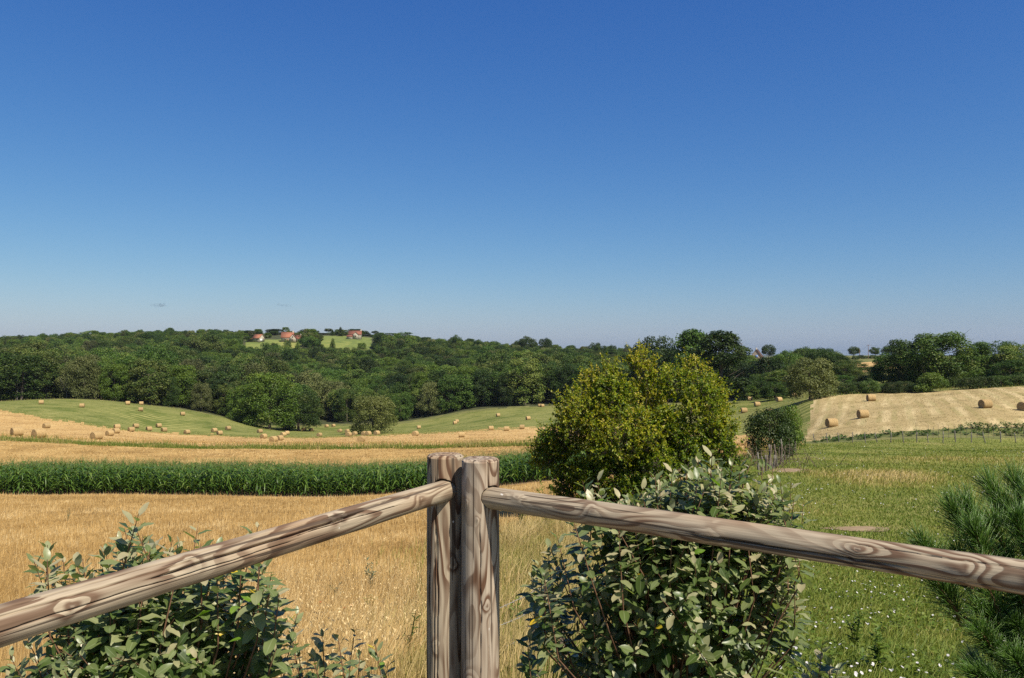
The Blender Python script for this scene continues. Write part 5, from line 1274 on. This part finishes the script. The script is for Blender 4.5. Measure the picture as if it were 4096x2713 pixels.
def shrub(name, label, root, tips, body, Yb, nbody, seed, leaf=0.07, single=300, depth=0.42, lt0=0.37):
    """tips: photo pixels of shoots that stand clear; body: (px, py, rx, ry) of the dense mass"""
    g = np.random.default_rng(seed); root = np.array(root); o = empty(name, root)
    shoots = []
    for px, py in tips:
        u = g.uniform(-0.25, 0.2); shoots.append((np.array(at(px, py, Yb + u)), True))
        if body:
            for q in range(3): shoots.append((np.array(at(px + g.normal(0, 38), py + g.uniform(30, 150), Yb + g.uniform(-0.3, 0.25))), True))
    if body:
        bx, by, rx, ry = body; k = Yb / F
        c = np.array(at(bx, by, Yb))
        for q in range(nbody):
            d = norm(g.normal(size=3)); d[1] = -abs(d[1]) if g.random() < 0.8 else d[1]
            r = g.uniform(0.55, 1.0) if g.random() < 0.35 else g.uniform(0.85, 1.03)
            r *= 1.0 + 0.16 * float(vnoise(d[0] * 2.3 + seed, d[2] * 2.3, seed)); shoots.append((c + d * r * np.array([rx * k, depth, ry * k]), False))
    tw = MB(); LP_, LA, LN, LL, LT = [], [], [], [], []
    for tip, clear in shoots:
        out = tip - root; out[2] = 0; on = np.linalg.norm(out) + 1e-6
        dirn = norm(np.array([0, 0, 1.0]) * (0.95 if clear else 0.5) + out / on * (0.18 if clear else 0.55) + g.normal(0, 0.16, 3))
        L_ = g.uniform(0.26, 0.36) if clear else g.uniform(0.16, 0.28)
        m1 = tip - dirn * L_; m0 = root * 0.5 + m1 * 0.5 + g.normal(0, 0.04, 3); m0[2] = root[2] + (m1[2] - root[2]) * 0.45
        # bezier from root to shoot start
        ts = np.linspace(0, 1, 6)[:, None]; cur = (1-ts)**2 * root + 2*ts*(1-ts) * m0 + ts**2 * m1
        pts = np.concatenate([cur, [tip - dirn * L_ * .6, tip - dirn * L_ * .25, tip]])
        tw.add(*tube(pts - root, np.array([.006, .0055, .005, .0042, .0036, .003, .0026, .0020, .0012]), 5))
        n = int(L_ / 0.015) ; a0 = g.uniform(0, 6.283)
        A_ = norm(np.cross(dirn, np.array([0.3, 0.5, 0.2]))); B_ = np.cross(dirn, A_)
        for q in range(n):
            t = q / n; a = a0 + q * 2.4 + g.normal(0, 0.25); rad = A_ * math.cos(a) + B_ * math.sin(a)
            p = tip - dirn * L_ * (1 - t); el = 0.12 + 0.85 * t ** 2.5 + g.normal(0, 0.22)
            ax = norm(rad * math.cos(el) + dirn * math.sin(el) - np.array([0, 0, 0.25]) * (1 - t))
            LP_.append(p + ax * 0.006); LA.append(ax); LN.append(norm(dirn - ax * float(dirn @ ax) + np.array([0, 0, 0.35]) + g.normal(0, 0.12, 3)))
            LL.append(leaf * (1.12 if clear else 1.0) * (1.12 - 0.55 * t ** 3) * g.uniform(0.6, 1.2))
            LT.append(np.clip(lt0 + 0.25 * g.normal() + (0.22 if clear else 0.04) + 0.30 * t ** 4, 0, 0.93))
    LP_, LA, LN, LL, LT = map(np.array, (LP_, LA, LN, LL, LT))
    S = norm(np.cross(LN, LA)); NN = np.cross(LA, S)
    n = len(LP_); print(name, 'leaves', n)
    # the leaves that show largest are single parts
    dist = np.linalg.norm(LP_ - np.array([0, 0, EYE]), axis=1) + np.where(LP_[:, 2] < EYE - 1.35 * LP_[:, 1] / 3.2, 9, 0)
    order_ = np.argsort(dist + g.normal(0, 0.12, n)); pick = order_[:single]; rest = order_[single:]
    for q in pick:
        v = int(g.integers(0, 5)); rr_ = g.random(); t = int(np.argmin(np.abs(np.array(TINTS) - LT[q])))
        mt = ML_SHY if rr_ < 0.022 else (ML_SHL if rr_ < 0.06 else ML_SH)
        f = link('leaf', leaf_mesh(v, t, mt), o)
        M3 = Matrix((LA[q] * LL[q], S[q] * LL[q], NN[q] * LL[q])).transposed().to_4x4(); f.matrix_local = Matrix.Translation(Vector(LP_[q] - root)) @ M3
        if mt is ML_SHY: f['label'] = 'yellow dying leaf'
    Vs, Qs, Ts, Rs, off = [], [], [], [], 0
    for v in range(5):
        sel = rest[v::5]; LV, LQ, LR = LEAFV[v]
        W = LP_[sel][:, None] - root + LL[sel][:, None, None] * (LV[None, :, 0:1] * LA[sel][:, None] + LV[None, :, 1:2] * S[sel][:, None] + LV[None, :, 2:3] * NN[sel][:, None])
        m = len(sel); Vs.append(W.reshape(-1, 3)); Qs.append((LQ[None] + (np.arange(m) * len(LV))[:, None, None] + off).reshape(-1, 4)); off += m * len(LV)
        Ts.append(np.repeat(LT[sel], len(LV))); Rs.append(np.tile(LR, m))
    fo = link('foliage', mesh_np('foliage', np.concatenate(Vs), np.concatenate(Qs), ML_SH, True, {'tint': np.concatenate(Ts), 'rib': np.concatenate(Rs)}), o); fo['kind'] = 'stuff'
    link('branches', tw.build('branches', M_TWIG, True), o)
    tag(o, label, 'shrub', 'silverberry shrubs below the fence')
rootR = on_ground(2700, 3.75); rootL = on_ground(640, 3.05); rootS = on_ground(1240, 3.4)
shrub('silverberry_shrub', 'large grey green leafy shrub behind the right rail', rootR,
      [(2330,1925),(2390,1915),(2480,1985),(2560,2010),(2600,1975),(2650,1935),(2700,1925),(2745,1860),(2800,1830),(2850,1805),(2880,1850),(2930,1840),(2980,1890),(3012,1822),(3050,1850),(3080,1925),(3120,1925),(3150,1965),(3140,2050),(2640,1980),(2530,1990),(2500,2030),(2575,1950),(2620,1900),(2690,1880),(2770,1900),(2820,1870),(2960,1860),(3090,1870),(2900,1920),(2800,1930),(3050,1960),(2960,1970),(2700,2010),(2850,2000),(2230,2150),(2160,2250),(2140,2330),(2190,2200),(3180,2325),(3160,2260),(3110,2160),(2120,2545),(3290,2570),(3245,2640)],
      (2670, 2430, 405, 395), 3.6, 215, 71, 0.066, lt0=0.33)
shrub('silverberry_shrub', 'broad grey green leafy shrub below the left rail', rootL,
      [(190,2180),(250,2225),(330,2235),(480,2150),(555,2055),(500,2190),(420,2200),(620,2175),(690,2160),(790,2110),(720,2170),(870,2190),(1035,2100),(1060,2260),(1085,2290),(1060,2350),(1100,2470),(600,2200),(300,2240),(40,2620),(110,2560)],
      (640, 2640, 430, 350), 2.95, 290, 72, 0.065, lt0=0.31)
shrub('low_silverberry', 'low sparse shrub with dark leaves between the left shrub and the posts', rootS,
      [(1190,2450),(1290,2520),(1350,2540),(1420,2520),(1440,2610),(1500,2570),(1555,2650),(1250,2620),(1340,2660),(1180,2560),(1400,2680),(1480,2700),(1230,2700),(1150,2480)],
      None, 3.3, 0, 73, 0.054, single=90)

# ------------------------------------------------------------------ the pine at the right edge
M_NEED = leaf_mat('pine_needles', [(0, (0.04, 0.10, 0.012)), (0.5, (0.085, 0.19, 0.022)), (1, (0.19, 0.32, 0.06))], 0.15, 0.36, 0.5)
def pine():
    g = np.random.default_rng(8); root = np.array(on_ground(4330, 3.3)); o = empty('pine_tree', root)
    tk = np.array([root + [0, 0, -0.2], root + [0.02, 0, 0.8], root + [0.0, 0.05, 1.45]])
    mb = MB(); mb.add(*tube(tk - root, np.array([0.07, 0.055, 0.02]), 10)); link('trunk', mb.build('trunk', M_BARK, True), o)
    tips = [(3660,2150,3.0,1),(3690,2250,3.05,1),(3790,2000,3.1,1),(3850,1985,3.2,1),(3930,1905,3.3,1),(4040,1885,3.3,1),(3880,2090,3.0,1),(3960,2060,3.1,1),(4060,2040,3.0,1),(3820,2180,3.1,1),(3900,2240,3.0,1),(4010,2200,3.1,1),(4080,2290,3.0,1),(3740,2240,3.1,1),(4110,1950,3.2,1),(4000,1990,3.25,1),
            (3880,2420,3.0,0),(3900,2500,2.95,0),(3980,2420,3.1,0),(4050,2480,3.0,0),(3960,2590,3.0,0),(4040,2620,2.9,0),(3860,2690,2.9,0),(3950,2720,2.9,0),(4090,2560,3.0,0),(4090,2700,2.9,0),(4110,2400,3.1,0),(3990,2510,3.05,0),(4060,2350,3.1,0),(4130,2150,3.0,1),(4150,2300,2.9,0),(4150,2650,2.9,0)]
    br = MB(); P, D, L = [], [], []
    tips = [(np.array(at(px, py, Y)), upw) for px, py, Y, upw in tips]
    for q in range(44):                       # the rest of the tree, to the right of the picture
        t_ = q / 44; an = q * 2.4; rr_ = 0.62 * (1 - t_) + 0.06
        if math.cos(an) > -0.35: tips.append((root + np.array([math.cos(an) * rr_, math.sin(an) * rr_, 0.3 + 1.25 * t_]), t_ > 0.35))
    tips.append((root + np.array([0, 0.05, 1.62]), 1))
    for tip, upw in tips:
        tip = np.array(tip); z0 = np.clip(tip[2] - root[2] - 0.35, 0.15, 1.6); st = root + [0, 0, z0]
        d = norm(tip - st); dirn = norm(d * 0.8 + np.array([0, 0, 0.75 if upw else 0.15]) + g.normal(0, 0.1, 3))
        base = tip - dirn * 0.05
        s1 = base - dirn * 0.22; pts = np.array([st, st * .5 + s1 * .5 - [0, 0, 0.04], s1, base])
        br.add(*tube(pts - root, np.array([.012, .009, .007, .005]), 6))
        n = 330; t = g.uniform(0, 1, n) ** 0.7
        pos = s1 + (base - s1) * t[:, None]
        A_ = norm(np.cross(dirn, np.array([0.2, 0.4, 0.3]))); B_ = np.cross(dirn, A_); a = g.uniform(0, 6.283, n)
        spread = g.uniform(0.35, 1.15, n) * (1.15 - 0.6 * t)
        dd = norm(dirn[None] * np.cos(spread)[:, None] + (A_ * np.cos(a)[:, None] + B_ * np.sin(a)[:, None]) * np.sin(spread)[:, None] + [0, 0, 0.12])
        P.append(pos); D.append(dd); L.append(g.uniform(0.095, 0.155, n))
    P = np.concatenate(P) - root; D = np.concatenate(D); L = np.concatenate(L)[:, None]; n = len(P)
    S = norm(np.cross(D, g.normal(size=(n, 3)))); U = np.cross(D, S); w = 0.00105
    mid = P + D * L * 0.55 + U * L * 0.03; tip = P + D * L - np.array([0, 0, 1.0]) * L * 0.06
    V = np.stack([P + S * w, P - S * w, P + U * w, mid + S * w, mid - S * w, mid + U * w, tip], 1).reshape(-1, 3); k = np.arange(n)[:, None] * 7
    Q = np.concatenate([k + np.array([[0, 1, 4, 3]]), k + np.array([[1, 2, 5, 4]]), k + np.array([[2, 0, 3, 5]])]); T3 = np.concatenate([k + np.array([[3, 4, 6]]), k + np.array([[4, 5, 6]]), k + np.array([[5, 3, 6]])])
    nd = link('needles', mesh_np('needles', V, [Q, T3], M_NEED, False, {'tint': np.repeat(g.uniform(0.1, 0.95, n), 7)}), o); nd['kind'] = 'stuff'
    link('branches', br.build('branches', plain_mat('pine_twigs', (0.16, 0.085, 0.04), (0.26, 0.15, 0.08), 40, 0.85), True), o)
    tag(o, 'dark green long needled pine at the right edge behind the rail', 'pine tree')
pine()

# ------------------------------------------------------------------ small plants
M_THIS = leaf_mat('thistle_leaves', [(0, (0.07, 0.10, 0.055)), (1, (0.15, 0.19, 0.11))], 0.2, 0.5, 0.2)
def weed(name, px, py, H, label, seed, mat=M_THIS, cat='weed', n=60, L0=0.09):
    g = np.random.default_rng(seed); p = cast(px, py); o = empty(name, p); st = MB(); LPs, LAs = [], []
    for k in range(4):
        a = g.uniform(0, 6.283); tip = np.array([math.cos(a) * H * .18, math.sin(a) * H * .18, H * g.uniform(0.6, 1.0)])
        st.add(*tube(np.array([[0, 0, 0], tip * .5 + [0, 0, .03], tip]), np.array([.005, .004, .002]), 4), tint=0.5)
        m = n // 4; t = g.uniform(0.1, 1, m); LPs.append(tip[None] * t[:, None]); an = g.uniform(0, 6.283, m); LAs.append(np.stack([np.cos(an), np.sin(an), g.uniform(0.1, 0.9, m)], 1))
    Pp = np.concatenate(LPs); A_ = np.concatenate(LAs)
    V, F3, T_ = diamonds(Pp, A_, np.array([0, 0, 1.0]) + g.normal(0, .3, A_.shape), L0 * g.uniform(.6, 1.2, len(Pp)), L0 * 0.3, 0.15, g.uniform(0, 1, len(Pp)))
    mb = MB(); mb.add(V, F3, T_); link('leaves', mb.build('leaves', mat), o); link('stem', st.build('stem', mat), o); return tag(o, label, cat)
weed('thistle', 1490, 2370, 0.50, 'grey green thistle standing in the dry stubble left of the posts', 1)
weed('thistle', 1345, 2420, 0.30, 'small grey green thistle in the dry stubble near the low shrub', 2, n=32)
weed('dock_plant', 270, 2085, 0.45, 'small dark dock plant alone in the near stubble on the left', 3, n=24, L0=0.07)
weed('nettle_clump', 2075, 2140, 1.1, 'leafy green weed clump beside the right post under the rail', 4, ML_BRIGHT, n=260, L0=0.10)
weed('nettle_clump', 2190, 2130, 1.3, 'taller leafy green weed clump left of the large shrub', 5, ML_BRIGHT, n=320, L0=0.10)
weed('bramble', 3420, 2600, 0.35, 'low green bramble sprawling in the pasture right of the large shrub', 6, ML_BRIGHT, n=90, L0=0.07)
weed('bramble', 3520, 2700, 0.35, 'low green bramble at the bottom edge of the pasture', 7, ML_BRIGHT, n=110, L0=0.07)
M_POP = plain_mat('poppy_petals', (0.60, 0.07, 0.02), (0.72, 0.11, 0.04), 30, 0.6)
for k, (px, py) in enumerate(((1283, 2412), (1376, 2435), (1405, 2425))):
    p = cast(px, py + 55); g = np.random.default_rng(k); o = empty('poppy', p); hz = EYE + pix(px, py)[1] * p.y - p.z
    mb = MB(); mb.add(*tube(np.array([[0, 0, 0], [.01, 0, hz * .5], [0, 0, hz]]), 0.0025, 4), tint=.5); link('stem', mb.build('stem', M_THIS), o)
    for q in range(4):
        a = q * 1.57 + k; V, F3, T_ = diamonds(np.array([[0, 0, hz]]), np.array([[math.cos(a), math.sin(a), 0.55]]), np.array([[-math.cos(a) * .5, -math.sin(a) * .5, 1.0]]), 0.03, 0.034, 0.2, np.zeros(1))
        mb = MB(); mb.add(V, F3); link('petal', mb.build('petal', M_POP), o)
    tag(o, 'red poppy in the dry grass, %s of three' % ('leftmost', 'middle', 'rightmost')[k], 'poppy', 'poppies in the dry grass')

# ------------------------------------------------------------------ two faint scraps of cloud far off
m, n, l, bs, out = new_mat('thin_cloud'); n.remove(bs)
pv = n.new('ShaderNodeVolumePrincipled'); pv.inputs['Color'].default_value = (0.35, 0.37, 0.45, 1); pv.inputs['Density'].default_value = 0.006
l.new(pv.outputs[0], out.inputs['Volume'])
def cloud(px, py, w, h, label, seed):
    Y = 6900.0; c = at(px, py, Y); g = np.random.default_rng(seed); o = empty('cloud_scrap', c)
    for k in range(5):
        th_, ph = np.meshgrid(np.linspace(0, 2 * math.pi, 15)[:-1], np.linspace(0.15, math.pi - 0.15, 8), indexing='ij')
        r = 1 + 0.25 * vnoise(th_ * 1.5 + k, ph * 2.5, seed)
        S = np.stack([np.cos(th_) * np.sin(ph) * r * w * g.uniform(.2, .42), np.sin(th_) * np.sin(ph) * r * w * .3, np.cos(ph) * r * h * g.uniform(.25, .5)], -1)
        S[..., 2] = np.where(S[..., 2] < 0, S[..., 2] * .5, S[..., 2]); S += np.array([w * (k - 2) * .2, 0, h * g.uniform(-.25, .2)])
        i, j = np.meshgrid(np.arange(14), np.arange(7), indexing='ij'); i2 = (i + 1) % 14
        Q = np.stack([i * 8 + j, i2 * 8 + j, i2 * 8 + j + 1, i * 8 + j + 1], -1).reshape(-1, 4)
        me = bpy.data.meshes.new('puff'); me.from_pydata([tuple(v) for v in S.reshape(-1, 3)], [], [tuple(q) for q in Q] + [tuple(range(0, 112, 8))[::-1], tuple(range(7, 112, 8))]); me.materials.append(m)
        link('puff', me, o)
    tag(o, label, 'cloud', 'cloud scraps above the left horizon')
cloud(640, 1222, 140, 62, 'faint grey scrap of cloud low over the hill, the left one', 1)
cloud(1135, 1222, 130, 44, 'faint grey scrap of cloud low over the hill, the right one', 2)

# ------------------------------------------------------------------ the summer air between here and the far hills
def haze():
    o = link('haze', mesh_np('haze', boxV(-6700, 6700, -120, 7150, -300, 160), BOXF))
    m, n, l, bs, out = new_mat('haze'); n.remove(bs)
    v = n.new('ShaderNodeVolumePrincipled'); v.inputs['Color'].default_value = (0.80, 0.88, 1.0, 1); v.inputs['Density'].default_value = 0.00004; v.inputs['Anisotropy'].default_value = 0.2
    l.new(v.outputs[0], out.inputs['Volume']); o.data.materials.append(m)
    tag(o, 'thin blue summer haze over the valley and hills', 'haze', kind='stuff')
haze()

for k, (px, py) in enumerate(((1560, 2640), (1650, 2590), (2060, 2560), (2020, 2680), (2190, 2660), (1620, 2700), (2080, 2450), (1480, 2480))):
    weed('meadow_weed', px, py, 0.22 + 0.12 * (k % 3), 'small leafy green weed in the grass around the post bases', 20 + k, ML_BRIGHT, n=48, L0=0.06)['group'] = 'weeds round the post bases'
